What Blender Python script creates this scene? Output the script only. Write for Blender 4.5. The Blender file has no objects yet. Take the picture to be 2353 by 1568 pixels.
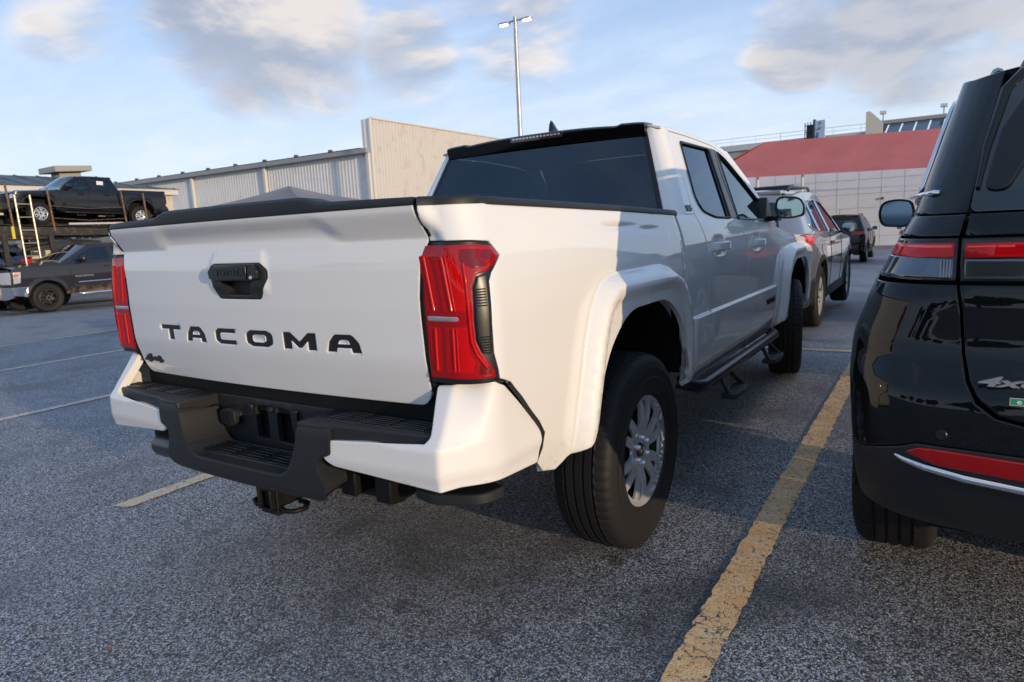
import bpy, bmesh, math, random
import numpy as np
from mathutils import Vector, Matrix
from mathutils.geometry import delaunay_2d_cdt

SC = bpy.context.scene
COL = SC.collection
R_ = math.radians

# ------------------------------------------------------------------ camera
CAM_LOC = (1.8505, -2.3848, 1.2584)
CAM_YAW, CAM_PITCH, CAM_ROLL = -0.5713, -0.16264, -0.04952
cd = bpy.data.cameras.new('camera')
cam = bpy.data.objects.new('camera', cd)
COL.objects.link(cam)
_d = Vector((math.sin(CAM_YAW) * math.cos(CAM_PITCH), math.cos(CAM_YAW) * math.cos(CAM_PITCH), math.sin(CAM_PITCH)))
_r = Vector((math.cos(CAM_YAW), -math.sin(CAM_YAW), 0))
_u = _r.cross(_d)
_c, _s = math.cos(CAM_ROLL), math.sin(CAM_ROLL)
_r, _u = _c * _r + _s * _u, -_s * _r + _c * _u
m = Matrix((_r, _u, -_d)).transposed().to_4x4()
m.translation = CAM_LOC
cam.matrix_world = m
cd.sensor_width = 36
cd.lens = 36 * 2668 / 4096
cd.clip_start, cd.clip_end = 0.05, 2000
cd.dof.use_dof = True
cd.dof.focus_distance = 2.4
cd.dof.aperture_fstop = 6.3
SC.camera = cam

# ------------------------------------------------------------------ light
SUN_EL, SUN_AZ = R_(8.2), math.atan2(0.96, -0.27)      # azimuth from +Y towards +X
to_sun = Vector((math.cos(SUN_EL) * math.sin(SUN_AZ), math.cos(SUN_EL) * math.cos(SUN_AZ), math.sin(SUN_EL)))
sl = bpy.data.lights.new('sun', 'SUN')
sl.energy = 2.0
sl.angle = R_(0.6)
sl.color = (1.0, 0.76, 0.50)
sun = bpy.data.objects.new('sun', sl)
COL.objects.link(sun)
sun.rotation_euler = to_sun.to_track_quat('Z', 'Y').to_euler()

SC.view_settings.view_transform = 'Standard'
SC.view_settings.look = 'None'
SC.view_settings.gamma = 1
SC.view_settings.exposure = 0.70
SC.render.engine = 'CYCLES'
SC.cycles.use_denoising = True
SC.cycles.max_bounces = 8
SC.cycles.transparent_max_bounces = 12
SC.cycles.caustics_reflective = False
SC.cycles.caustics_refractive = False


class NT:
    """short-hand for writing node trees"""
    def __init__(self, nt):
        self.nt = nt
        nt.nodes.clear()

    def n(self, t, ins=None, **kw):
        nd = self.nt.nodes.new(t)
        for k, v in kw.items():
            setattr(nd, k, v)
        for k, v in (ins or {}).items():
            s = nd.inputs[k]
            if isinstance(v, bpy.types.NodeSocket):
                self.nt.links.new(v, s)
            else:
                s.default_value = v
        return nd

    def math(self, op, a, b=0.0, c=0.0, clamp=False):
        nd = self.n('ShaderNodeMath', {0: a, 1: b, 2: c}, operation=op)
        nd.use_clamp = clamp
        return nd.outputs[0]

    def vmath(self, op, a, b=(0, 0, 0)):
        nd = self.n('ShaderNodeVectorMath', {0: a, 1: b}, operation=op)
        return nd.outputs['Value'] if op in ('DOT_PRODUCT', 'LENGTH') else nd.outputs[0]

    def rng(self, v, a, b, c=0.0, d=1.0, smooth=True):
        nd = self.n('ShaderNodeMapRange', {0: v, 1: a, 2: b, 3: c, 4: d})
        nd.interpolation_type = 'SMOOTHSTEP' if smooth else 'LINEAR'
        return nd.outputs[0]

    def mix(self, f, a, b, blend='MIX'):
        nd = self.n('ShaderNodeMix', data_type='RGBA', blend_type=blend)
        for i, v in ((0, f), (6, a), (7, b)):
            if isinstance(v, bpy.types.NodeSocket):
                self.nt.links.new(v, nd.inputs[i])
            else:
                nd.inputs[i].default_value = v if i == 0 else (*v[:3], 1)
        return nd.outputs[2]

    def noise(self, vec, scale, detail=2, rough=0.5, w=None, dist=0.0):
        nd = self.n('ShaderNodeTexNoise', {'Vector': vec, 'Scale': scale, 'Detail': detail, 'Roughness': rough, 'Distortion': dist})
        return nd.outputs[0]

    def link(self, a, b):
        self.nt.links.new(a, b)


# ------------------------------------------------------------------ sky
w = bpy.data.worlds.new('World')
SC.world = w
w.use_nodes = True
N = NT(w.node_tree)
sky = N.n('ShaderNodeTexSky', sky_type='NISHITA')
sky.sun_disc = False
sky.sun_elevation = SUN_EL
sky.sun_rotation = SUN_AZ
sky.altitude = 10
sky.air_density = 0.7
sky.dust_density = 0.3
sky.ozone_density = 3.5
gen = N.n('ShaderNodeTexCoord').outputs['Generated']
sep = N.n('ShaderNodeSeparateXYZ', {0: gen})
zc = N.math('MAXIMUM', sep.outputs[2], 0.0)
den = N.math('ADD', zc, 0.22)
px = N.math('DIVIDE', sep.outputs[0], den)
py = N.math('DIVIDE', sep.outputs[1], den)
pv = N.n('ShaderNodeCombineXYZ', {0: px, 1: py}).outputs[0]


def pix_dir(D):
    """direction of a point of the view, used only to choose where the cloud banks stand in the sky"""
    f = 2668 / 1.7408
    return (_d + _r * ((D[0] - 1176.5) / f) - _u * ((D[1] - 784) / f)).normalized()


def bank(D, rad):
    dd = pix_dir(D)
    a = N.vmath('DOT_PRODUCT', gen, tuple(dd))
    return N.rng(a, math.cos(rad), 1.0)


pv2 = N.vmath('ADD', pv, tuple(Vector((to_sun.x, to_sun.y, 0)) * 0.16 + Vector((0, 0, .0))))
n1 = N.noise(pv, 1.7, 7, 0.56, dist=0.3)
n2 = N.noise(pv2, 1.7, 7, 0.56, dist=0.3)
mask = None
for D, rad, k in (((620, 30), .21, 1.0), ((480, 130), .11, .6), ((940, 120), .11, .95), ((1150, 10), .18, .66), ((2080, 45), .15, 1.0),
                  ((1830, 105), .10, .9), ((1560, 240), .06, .6), ((150, 60), .09, .6), ((2330, 30), .13, .8), ((2150, 200), .07, .4), ((300, 20), .2, .4)):
    b = N.math('MULTIPLY', bank(D, rad), k)
    mask = b if mask is None else N.math('MAXIMUM', mask, b)
# the rest of the sky carries the same broken cloud
wide = N.noise(pv, 0.55, 2, 0.5)
away = N.rng(N.vmath('DOT_PRODUCT', gen, tuple(_d)), 0.45, 0.75, 1.0, 0.0)
rest = N.math('MULTIPLY', N.rng(wide, 0.42, 0.62), N.math('MULTIPLY', away, .55))
mask = N.math('MAXIMUM', mask, rest)
dens = N.rng(N.math('ADD', N.math('MULTIPLY', n1, .9), N.math('MULTIPLY', mask, 0.46)), 0.64, 0.90)
alpha = N.math('MULTIPLY', dens, N.rng(sep.outputs[2], 0.0, 0.10), clamp=True)
# high thin veil that pales the blue, denser towards the horizon
veil = N.math('ADD', N.rng(sep.outputs[2], 0.0, 0.55, .84, .48), N.math('MULTIPLY', N.rng(N.noise(N.vmath('MULTIPLY', pv, (1, 1.8, 1)), 2.2, 6, .62), 0.35, 0.75), .22), clamp=True)
vcol = N.mix(N.rng(sep.outputs[2], 0.0, 0.45), (4.4, 4.8, 5.2), (2.5, 3.6, 5.4))
skyv = N.mix(veil, sky.outputs[0], vcol)
lit = N.rng(N.math('SUBTRACT', n1, n2), -0.10, 0.10)
body = N.rng(dens, .35, 1.0)
lit = N.math('MULTIPLY', lit, N.rng(body, .55, 1.0, 1.0, .75))
grey = None
for D, rad, k in (((2080, 80), .22, .60), ((500, 190), .08, .7), ((850, 185), .08, .7), ((640, 160), .06, .5)):
    b = N.math('MULTIPLY', bank(D, rad), k)
    grey = b if grey is None else N.math('MAXIMUM', grey, b)
lit = N.math('MULTIPLY', lit, N.math('SUBTRACT', 1.0, grey))
ccol = N.mix(lit, (2.05, 2.35, 3.0), (5.2, 4.65, 4.1))
skyc = N.mix(N.math('MULTIPLY', alpha, .92), skyv, ccol)
bg = N.n('ShaderNodeBackground', {0: skyc, 1: 0.122})
out = N.n('ShaderNodeOutputWorld', {0: bg.outputs[0]})

# ------------------------------------------------------------------ materials
MATS = {}


def mat(name, col=(.5, .5, .5), rough=.5, metal=0.0, coat=0.0, spec=.5, alpha=1.0, emit=None, estr=0.0, coat_rough=.03,
        bump=None, dirt=None, trans=0.0, ior=1.5):
    """bump=(scale, strength, distance)  dirt=(colour, scale, lo, hi, zmin, zmax)"""
    if name in MATS:
        return MATS[name]
    m = bpy.data.materials.new(name)
    m.use_nodes = True
    N = NT(m.node_tree)
    geo = N.n('ShaderNodeTexCoord').outputs['Object']
    c = (*col, 1)
    if dirt:
        dc, ds, lo, hi = dirt[:4]
        f = N.rng(N.noise(geo, ds, 6, .65), lo, hi)
        if len(dirt) > 4:
            z = N.n('ShaderNodeSeparateXYZ', {0: geo}).outputs[2]
            f = N.math('MULTIPLY', f, N.rng(z, dirt[4], dirt[5], 1.0, 0.0))
        c = N.mix(f, col, dc)
    p = N.n('ShaderNodeBsdfPrincipled', {'Base Color': c, 'Roughness': rough, 'Metallic': metal, 'Coat Weight': coat,
                                         'Coat Roughness': coat_rough, 'Specular IOR Level': spec, 'Alpha': alpha,
                                         'Transmission Weight': trans, 'IOR': ior})
    if emit:
        p.inputs['Emission Color'].default_value = (*emit, 1)
        p.inputs['Emission Strength'].default_value = estr
    if bump:
        b = N.n('ShaderNodeBump', {'Strength': bump[1], 'Distance': bump[2], 'Height': N.noise(geo, bump[0], 3, .6)})
        N.link(b.outputs[0], p.inputs['Normal'])
    N.n('ShaderNodeOutputMaterial', {0: p.outputs[0]})
    MATS[name] = m
    return m


def glassmat(name, tint, see=0.5, rough=0.01, ior=1.5, refl=(1, 1, 1)):
    """tinted glazing: clear coat reflection over a see-through tint"""
    if name in MATS:
        return MATS[name]
    m = bpy.data.materials.new(name)
    m.use_nodes = True
    N = NT(m.node_tree)
    fr = N.n('ShaderNodeFresnel', {'IOR': ior})
    gl = N.n('ShaderNodeBsdfGlossy', {0: (*refl, 1), 'Roughness': rough})
    tr = N.n('ShaderNodeBsdfTransparent', {0: (*[t * see for t in tint], 1)})
    mx = N.n('ShaderNodeMixShader', {0: fr.outputs[0], 1: tr.outputs[0], 2: gl.outputs[0]})
    N.n('ShaderNodeOutputMaterial', {0: mx.outputs[0]})
    MATS[name] = m
    return m


WHITE = mat('white_paint', (.80, .79, .76), .45, coat=1.0, spec=.3, coat_rough=.02)
WHITE_LOW = mat('white_paint_splashed', (.80, .79, .76), .45, coat=1.0, spec=.3, coat_rough=.02,
                dirt=((.22, .18, .14), 60, .60, .72, .55, .68))
DARKP = mat('charcoal_paint', (.009, .010, .013), .35, coat=.9, spec=.05)
BLACKP = mat('black_paint', (.005, .0065, .0065), .3, coat=.75, coat_rough=.012, spec=.0)
SILVP = mat('silver_paint', (.29, .30, .33), .32, metal=.6, coat=1.0)
BLK = mat('black_plastic', (.016, .017, .019), .5, spec=.4, bump=(900, .25, .001))
BLK2 = mat('black_trim', (.012, .012, .014), .32, spec=.5)
GLOSSBLK = mat('gloss_black', (.004, .004, .005), .10, spec=.5)
DARK = mat('shadow_black', (.008, .008, .008), .8, spec=.2)
UNDER = mat('chassis_black', (.006, .006, .006), .5, spec=.25, dirt=((.016, .013, .010), 9, .5, .8))
RUBBER = mat('tyre_rubber', (.015, .0145, .0145), .62, spec=.3, dirt=((.035, .028, .02), 6, .60, .9))
ALLOY = mat('alloy_silver', (.66, .67, .70), .34, metal=.6, coat=.5)
CHROME = mat('chrome', (.75, .75, .76), .08, metal=1.0)
TINT = glassmat('privacy_glass', (.40, .60, .85), .15, ior=1.8, refl=(.72, .86, 1))
CLEARG = glassmat('clear_glass', (.70, .95, .92), .62, ior=1.7, refl=(.80, .95, 1))
MIRROR = mat('mirror_glass', (.26, .36, .38), .02, metal=1.0)
RED = mat('red_lens', (.36, .0015, .003), .25, coat=.9, spec=.1)
RED2 = mat('red_lens_bright', (.56, .002, .003), .35, coat=.7, spec=.05)
RED3 = mat('red_lens_dark', (.16, .002, .003), .2, coat=.8, spec=.1)
CLEARL = mat('clear_lens', (.55, .57, .60), .12, metal=.35, coat=1.0)
AMBER = mat('amber_lens', (.75, .16, .01), .2, coat=1.0)


# ------------------------------------------------------------------ object helpers
def link(o, parent=None):
    COL.objects.link(o)
    if parent is not None:
        o.parent = parent
    return o


def thing(name, label, cat, loc=(0, 0, 0), rz=0.0, group=None, scale=1.0):
    o = bpy.data.objects.new(name, None)
    link(o)
    o.location = loc
    o.rotation_euler = (0, 0, rz)
    o.scale = (scale,) * 3
    o.empty_display_size = .2
    o['label'], o['category'] = label, cat
    if group:
        o['group'] = group
    return o


def tag(o, label, cat, group=None):
    o['label'], o['category'] = label, cat
    if group:
        o['group'] = group
    return o


def raw(name, v, f, m, parent=None, smooth=None):
    me = bpy.data.meshes.new(name)
    me.from_pydata([tuple(p) for p in v], [], [tuple(q) for q in f])
    if m is not None:
        me.materials.append(m)
    me.update()
    if smooth is not None:
        me.shade_smooth()
        if smooth < 179:
            me.set_sharp_from_angle(angle=R_(smooth))
    return link(bpy.data.objects.new(name, me), parent)


def mirror_of(o, parent=None):
    c = o.copy()
    link(c, parent if parent is not None else o.parent)
    c.scale.x = -o.scale.x
    c.location.x = -o.location.x
    return c


def copy_tree(o, parent=None, swap=None):
    c = o.copy()
    link(c, parent)
    if swap and c.type == 'MESH':
        for i, s in enumerate(c.material_slots):
            new = swap.get(s.material)
            if new is not None:
                s.link = 'OBJECT'
                s.material = new
    for ch in list(o.children):
        copy_tree(ch, c, swap)
    return c


class MB:
    """collects shapes into one mesh"""
    def __init__(self):
        self.v, self.f = [], []

    def add(self, v, f):
        n = len(self.v)
        self.v += [tuple(p) for p in v]
        self.f += [tuple(i + n for i in q) for q in f]
        return self

    def box(self, x0, x1, y0, y1, z0, z1, M=None):
        v = [(x, y, z) for x in (x0, x1) for y in (y0, y1) for z in (z0, z1)]
        if M is not None:
            v = [M @ Vector(p) for p in v]
        return self.add(v, [(0, 1, 3, 2), (4, 6, 7, 5), (0, 4, 5, 1), (2, 3, 7, 6), (0, 2, 6, 4), (1, 5, 7, 3)])

    def prism(self, poly, a, b, ax='x', M=None):
        """poly in the other two axes (in x,y,z order), extruded from a to b along ax"""
        def P(p, t):
            q = {'x': (t, p[0], p[1]), 'y': (p[0], t, p[1]), 'z': (p[0], p[1], t)}[ax]
            return M @ Vector(q) if M is not None else q
        n = len(poly)
        v = [P(p, a) for p in poly] + [P(p, b) for p in poly]
        f = [tuple(range(n))[::-1], tuple(range(n, 2 * n))] + [(i, (i + 1) % n, n + (i + 1) % n, n + i) for i in range(n)]
        return self.add(v, f)

    def tube(self, pts, r, n=10, caps=True, flat=None):
        pts = [Vector(p) for p in pts]
        rs = r if isinstance(r, (list, tuple)) else [r] * len(pts)
        v, f = [], []
        prev = None
        for i, p in enumerate(pts):
            t = (pts[min(i + 1, len(pts) - 1)] - pts[max(i - 1, 0)]).normalized()
            a = Vector((0, 0, 1)) if abs(t.z) < .9 else Vector((1, 0, 0))
            if prev is not None:
                a = prev
            b = t.cross(a).normalized()
            a = b.cross(t).normalized()
            prev = a
            for k in range(n):
                an = 2 * math.pi * k / n
                v.append(p + (a * math.cos(an) + b * math.sin(an)) * rs[i])
        for i in range(len(pts) - 1):
            for k in range(n):
                k2 = (k + 1) % n
                f.append((i * n + k, i * n + k2, (i + 1) * n + k2, (i + 1) * n + k))
        if caps:
            f.append(tuple(range(n))[::-1])
            f.append(tuple((len(pts) - 1) * n + k for k in range(n)))
        return self.add(v, f)

    def lathe(self, prof, seg=32, M=None, rmod=None):
        """prof: (r, x) rings about the x axis"""
        v, f = [], []
        n = len(prof)
        for k in range(seg):
            a = 2 * math.pi * k / seg
            for i, (r, x) in enumerate(prof):
                rr = r if rmod is None else r + rmod(i, k)
                p = Vector((x, rr * math.cos(a), rr * math.sin(a)))
                v.append(M @ p if M is not None else p)
        for k in range(seg):
            k2 = (k + 1) % seg
            for i in range(n - 1):
                f.append((k * n + i, k * n + i + 1, k2 * n + i + 1, k2 * n + i))
        return self.add(v, f)

    def build(self, name, m, parent=None, bevel=0.0, smooth=35, seg=2):
        o = raw(name, self.v, self.f, m, parent, smooth)
        if bevel:
            bm = o.modifiers.new('bevel', 'BEVEL')
            bm.width, bm.segments, bm.limit_method, bm.angle_limit = bevel, seg, 'ANGLE', R_(28)
            bm.harden_normals = False
        return o


def rpoly(pts, n=5):
    """polygon with rounded corners: points (u, v[, radius])"""
    out = []
    L = len(pts)
    for i, p in enumerate(pts):
        if len(p) < 3 or p[2] <= 0:
            out.append((p[0], p[1]))
            continue
        a = Vector(pts[i - 1][:2]); b = Vector(p[:2]); c = Vector(pts[(i + 1) % L][:2])
        d1 = (a - b); d2 = (c - b)
        k = min(p[2], d1.length * .48, d2.length * .48)
        s = b + d1.normalized() * k
        e = b + d2.normalized() * k
        for j in range(n + 1):
            t = j / n
            q = s * (1 - t) ** 2 + b * 2 * t * (1 - t) + e * t * t
            out.append((q.x, q.y))
    return out


def resample(loop, step):
    out = []
    L = len(loop)
    for i in range(L):
        a = np.array(loop[i]); b = np.array(loop[(i + 1) % L])
        d = np.hypot(*(b - a))
        if d < 1e-6:
            continue
        k = max(1, int(math.ceil(d / step)))
        for j in range(k):
            out.append(tuple(a + (b - a) * j / k))
    return out


def inside(P, loop):
    x, y = P[:, 0], P[:, 1]
    L = np.array(loop)
    r = np.zeros(len(P), bool)
    x1, y1 = L[:, 0], L[:, 1]
    x2, y2 = np.roll(x1, -1), np.roll(y1, -1)
    for a, b, c, d in zip(x1, y1, x2, y2):
        if b == d:
            continue
        cond = ((b > y) != (d > y)) & (x < (c - a) * (y - b) / (d - b) + a)
        r ^= cond
    return r


def dist_loop(P, loop):
    L = np.array(loop)
    A, B = L, np.roll(L, -1, 0)
    best = np.full(len(P), 1e9)
    for a, b in zip(A, B):
        ab = b - a
        t = np.clip(((P - a) @ ab) / max(ab @ ab, 1e-12), 0, 1)
        best = np.minimum(best, np.hypot(*(P - a - t[:, None] * ab).T))
    return best


def sdf(P, loop):
    d = dist_loop(P, loop)
    return np.where(inside(P, loop), d, -d)


def area2(loop):
    L = np.array(loop)
    x, y = L[:, 0], L[:, 1]
    return .5 * np.sum(x * np.roll(y, -1) - np.roll(x, -1) * y)


def panel(name, f, outline, holes=(), step=.03, lip=.02, m=None, parent=None, out=None, inset=.005, rnd=.0015, off=0.0, lines=()):
    """a pressed panel: 2-D outline (with holes) mapped through f(u, v) -> x, y, z, edges rolled inwards by lip"""
    loops = []
    for k, lp in enumerate([outline, *holes]):
        lp = resample(lp, step)
        if (area2(lp) > 0) == (k > 0):
            lp = lp[::-1]
        loops.append(lp)
    P2, E = [], []
    spans = []
    for lp in loops:
        n0 = len(P2)
        P2 += lp
        E += [(n0 + i, n0 + (i + 1) % len(lp)) for i in range(len(lp))]
        spans.append((n0, len(lp)))
    allL = [np.array(lp) for lp in loops]

    def isin(P):
        r = np.zeros(len(P), bool)
        for lp in loops:
            r ^= inside(P, lp)
        return r

    def dist(P):
        return np.min([dist_loop(P, lp) for lp in loops], 0)
    if inset:
        for lp in loops:
            L = np.array(lp)
            t = np.roll(L, -1, 0) - np.roll(L, 1, 0)
            ln = np.hypot(t[:, 0], t[:, 1]) + 1e-12
            nrm = np.stack([-t[:, 1], t[:, 0]], 1) / ln[:, None]
            q = L + nrm * inset
            ok = isin(q) & (dist(q) > inset * .6)
            P2 += [tuple(p) for p in q[ok]]
    # crease lines: vertices are laid exactly along them
    cre = []
    for ln in lines:
        ln = [np.array(p, float) for p in ln]
        q = []
        for a_, b_ in zip(ln[:-1], ln[1:]):
            k = max(1, int(math.ceil(np.hypot(*(b_ - a_)) / step)))
            q += [a_ + (b_ - a_) * j / k for j in range(k)]
        q = np.array(q + [ln[-1]])
        ok = isin(q) & (dist(q) > max(inset * 1.5, .003))
        prev = None
        for p, g_ in zip(q, ok):
            if g_:
                P2.append(tuple(p))
                cre.append(tuple(p))
                if prev is not None:
                    E.append((prev, len(P2) - 1))
                prev = len(P2) - 1
            else:
                prev = None
    cre = np.array(cre) if cre else None
    L0 = allL[0]
    lo, hi = L0.min(0), L0.max(0)
    gx = np.arange(math.ceil(lo[0] / step), math.floor(hi[0] / step) + 1) * step
    gy = np.arange(math.ceil(lo[1] / step), math.floor(hi[1] / step) + 1) * step
    if len(gx) and len(gy):
        G = np.stack(np.meshgrid(gx, gy, indexing='ij'), -1).reshape(-1, 2)
        G = G[isin(G)]
        if len(G):
            G = G[dist(G) > max(step * .45, inset * 1.8)]
            if cre is not None and len(G):
                keep = np.ones(len(G), bool)
                for k0 in range(0, len(G), 4000):
                    gg = G[k0:k0 + 4000]
                    d2 = np.min((gg[:, None, 0] - cre[None, :, 0]) ** 2 + (gg[:, None, 1] - cre[None, :, 1]) ** 2, 1)
                    keep[k0:k0 + 4000] = d2 > (step * .5) ** 2
                G = G[keep]
            P2 += [tuple(p) for p in G]
    res = delaunay_2d_cdt([Vector(p) for p in P2], E, [], 0, 1e-7)
    V2 = np.array([tuple(v) for v in res[0]])
    F = np.array([q for q in res[2] if len(q) == 3])
    cen = V2[F].mean(1)
    F = F[isin(cen)]
    omap = {}
    for i, o in enumerate(res[3]):
        for k in o:
            omap[k] = i
    X, Y, Z = f(V2[:, 0], V2[:, 1])
    V = np.stack([X + 0 * V2[:, 0], Y + 0 * V2[:, 0], Z + 0 * V2[:, 0]], 1)
    h = .0015

    def ev(du, dv):
        q = f(V2[:, 0] + du, V2[:, 1] + dv)
        return np.stack([np.asarray(c) + 0 * V2[:, 0] for c in q], 1)
    na = np.cross(ev(h, 0) - ev(-h, 0), ev(0, h) - ev(0, -h))
    na /= np.linalg.norm(na, axis=1)[:, None] + 1e-12

    def normals(V):
        fn = np.cross(V[F[:, 1]] - V[F[:, 0]], V[F[:, 2]] - V[F[:, 0]])
        n = np.zeros_like(V)
        for k in range(3):
            np.add.at(n, F[:, k], fn)
        return n / (np.linalg.norm(n, axis=1)[:, None] + 1e-12), fn
    nv, fn = normals(V)
    flip = False
    if out is not None:
        if (fn.sum(0) @ np.array(out)) < 0:
            flip = True
            F = F[:, ::-1]
            nv = -nv
    if (na * nv).sum() < 0:
        na = -na
    bad = (na * nv).sum(1) < .5
    na[bad] = nv[bad]
    if off:
        V = V + nv * off
    verts = V.copy()
    bl = []
    for n0, k in spans:
        bl.append([omap.get(n0 + i) for i in range(k)])
    for lp in bl:
        for i in lp:
            if i is not None:
                verts[i] = V[i] - nv[i] * rnd
    vl = verts.tolist()
    fl = F.tolist()
    if lip:
        for lp in bl:
            lp = [i for i in lp if i is not None]
            n0 = len(vl)
            for i in lp:
                vl.append(verts[i].tolist())
                vl.append((V[i] - nv[i] * lip).tolist())
            k = len(lp)
            for i in range(k):
                j = (i + 1) % k
                q = [n0 + 2 * i, n0 + 2 * j, n0 + 2 * j + 1, n0 + 2 * i + 1]
                fl.append(q if flip else q[::-1])
    nf = len(F)
    # rolled edge: the outermost normals lean outwards
    nn = na.copy()
    if rnd and inset:
        for lp in bl:
            k = len(lp)
            for j, i in enumerate(lp):
                a_, c_ = lp[j - 1], lp[(j + 1) % k]
                if None in (i, a_, c_):
                    continue
                t = V[c_] - V[a_]
                o_ = np.cross(t, na[i])
                ln = np.linalg.norm(o_)
                if ln > 1e-9:
                    sg_ = -1 if flip else 1
                    q = na[i] + sg_ * .55 * o_ / ln
                    nn[i] = q / np.linalg.norm(q)
    used = sorted({i for q in fl for i in q})
    mp = {a: b for b, a in enumerate(used)}
    o = raw(name, [vl[i] for i in used], [[mp[i] for i in q] for q in fl], m, parent, 180)
    me = o.data
    if len(me.polygons) == len(fl):
        fnl = np.zeros(len(me.polygons) * 3)
        me.polygons.foreach_get('normal', fnl)
        fnl = fnl.reshape(-1, 3)
        ln_ = []
        for k, q in enumerate(fl):
            if k < nf:
                ln_ += [tuple(nn[i]) for i in q]
            else:
                ln_ += [tuple(fnl[k])] * len(q)
        me.normals_split_custom_set(ln_)
    return o


def profile(zs, xs, w=.015):
    """piecewise-linear profile with rounded knees"""
    zs, xs = np.array(zs, float), np.array(xs, float)

    def g(z):
        z = np.asarray(z, float)
        acc = 0
        for o, k in ((-1, .1), (-.6, .2), (-.2, .2), (.2, .2), (.6, .2), (1, .1)):
            acc = acc + k * np.interp(z + o * w, zs, xs)
        return acc
    return g


def sst(a, b, x):
    t = np.clip((np.asarray(x, float) - a) / (b - a), 0, 1)
    return t * t * (3 - 2 * t)


def corner(S, yb, r, t):
    """plan curve: side at x=S for t>r, arc of radius r, then the rear face at y=yb; t = y - yb along the side"""
    a = np.clip((r - t) / r, 0, math.pi / 2)
    e = np.maximum((r - t) - r * math.pi / 2, 0)
    x = np.where(t >= r, S, S - r * (1 - np.cos(a)) - e)
    y = np.where(t >= r, yb + t, yb + r - r * np.sin(a))
    return x, y


def text_mesh(name, s, size, m, parent, M, extrude=.003, spacing=1.0, shear=0.0, xs=1.0, bold=0.0):
    cu = bpy.data.curves.new(name, 'FONT')
    cu.body, cu.size, cu.extrude, cu.space_character, cu.shear = s, size, extrude, spacing, shear
    cu.offset = bold
    cu.align_x, cu.align_y = 'CENTER', 'CENTER'
    cu.resolution_u = 4
    o = bpy.data.objects.new(name, cu)
    COL.objects.link(o)
    bpy.context.view_layer.update()
    me = bpy.data.meshes.new_from_object(o)
    bpy.data.objects.remove(o)
    for v in me.vertices:
        v.co = M @ Vector((v.co.x * xs, v.co.y, v.co.z))
    me.materials.clear()
    me.materials.append(m)
    return link(bpy.data.objects.new(name, me), parent)


def frame(origin, right, up):
    r, u = Vector(right).normalized(), Vector(up).normalized()
    n = r.cross(u)
    M = Matrix((r, u, n)).transposed().to_4x4()
    M.translation = Vector(origin)
    return M

# ------------------------------------------------------------------ ground
def G(x, y):
    x, y = np.asarray(x, float), np.asarray(y, float)
    tx = np.maximum(0, -x - 1.5)
    gx = np.where(tx < 19, -.00105 * tx * tx, -.00105 * 361 - .01 * (np.minimum(tx, 60) - 19))
    ty = np.clip(y - 3.6, 0, 60)
    return gx - .020 * (np.sqrt(ty * ty + 1) - 1)


def asphalt_nodes(N):
    pos = N.n('ShaderNodeNewGeometry').outputs['Position']
    wob = N.vmath('ADD', pos, N.vmath('MULTIPLY', N.n('ShaderNodeTexNoise', {'Vector': pos, 'Scale': 80.0, 'Detail': 1}).outputs[1], (.009, .009, 0)))
    v1 = N.n('ShaderNodeTexVoronoi', {'Vector': wob, 'Scale': 135.0, 'Randomness': 1.0})
    v2 = N.n('ShaderNodeTexVoronoi', {'Vector': wob, 'Scale': 300.0, 'Randomness': 1.0})
    s1 = N.n('ShaderNodeSeparateColor', {0: v1.outputs['Color']})
    s2 = N.n('ShaderNodeSeparateColor', {0: v2.outputs['Color']})
    big = N.noise(pos, .55, 4, .6)
    mid = N.noise(pos, 3.2, 4, .65)
    fine = N.noise(pos, 260, 3, .7)
    # stones of several greys bedded in dark binder
    a = N.mix(N.rng(s1.outputs[0], .28, 1.0, smooth=False), (.017, .020, .026), (.70, .75, .84))
    b = N.mix(N.rng(s2.outputs[1], .30, .95, smooth=False), (.014, .017, .023), (.92, .93, .96))
    c = N.mix(N.rng(s2.outputs[2], .45, .55), a, b)
    c = N.mix(N.rng(fine, .45, .8, 0, .5), c, (.10, .108, .122))
    warm = N.rng(s1.outputs[2], .90, .95)
    c = N.mix(N.math('MULTIPLY', warm, .45), c, (.50, .36, .22))
    gap = N.rng(v1.outputs['Distance'], .45, .75)
    c = N.mix(N.math('MULTIPLY', gap, .75), c, (.010, .011, .013))
    # worn, paler drive lane and darker oily patches
    c = N.mix(N.rng(big, .40, .66, 0, .22), c, (.30, .32, .35))
    oil = N.math('MULTIPLY', N.math('MAXIMUM', N.rng(mid, .56, .74), N.rng(N.noise(pos, 1.1, 5, .6), .47, .70)), .70)
    c = N.mix(oil, c, (.015, .015, .017))
    h = N.math('ADD', N.math('MULTIPLY', s1.outputs[1], .5), N.math('MULTIPLY', N.math('SUBTRACT', .6, v1.outputs['Distance']), .8))
    h = N.math('ADD', h, N.math('MULTIPLY', N.math('SUBTRACT', .5, v2.outputs['Distance']), .45))
    h = N.math('ADD', h, N.math('MULTIPLY', fine, .25))
    return pos, c, h, oil


def asphalt():
    m = bpy.data.materials.new('asphalt')
    m.use_nodes = True
    N = NT(m.node_tree)
    pos, c, h, oil = asphalt_nodes(N)
    bp = N.n('ShaderNodeBump', {'Strength': .8, 'Distance': .004, 'Height': h})
    p = N.n('ShaderNodeBsdfPrincipled', {'Base Color': c, 'Roughness': N.rng(oil, 0, .70, .60, .40), 'Specular IOR Level': .45, 'Normal': bp.outputs[0]})
    N.n('ShaderNodeOutputMaterial', {0: p.outputs[0]})
    return m


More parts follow.
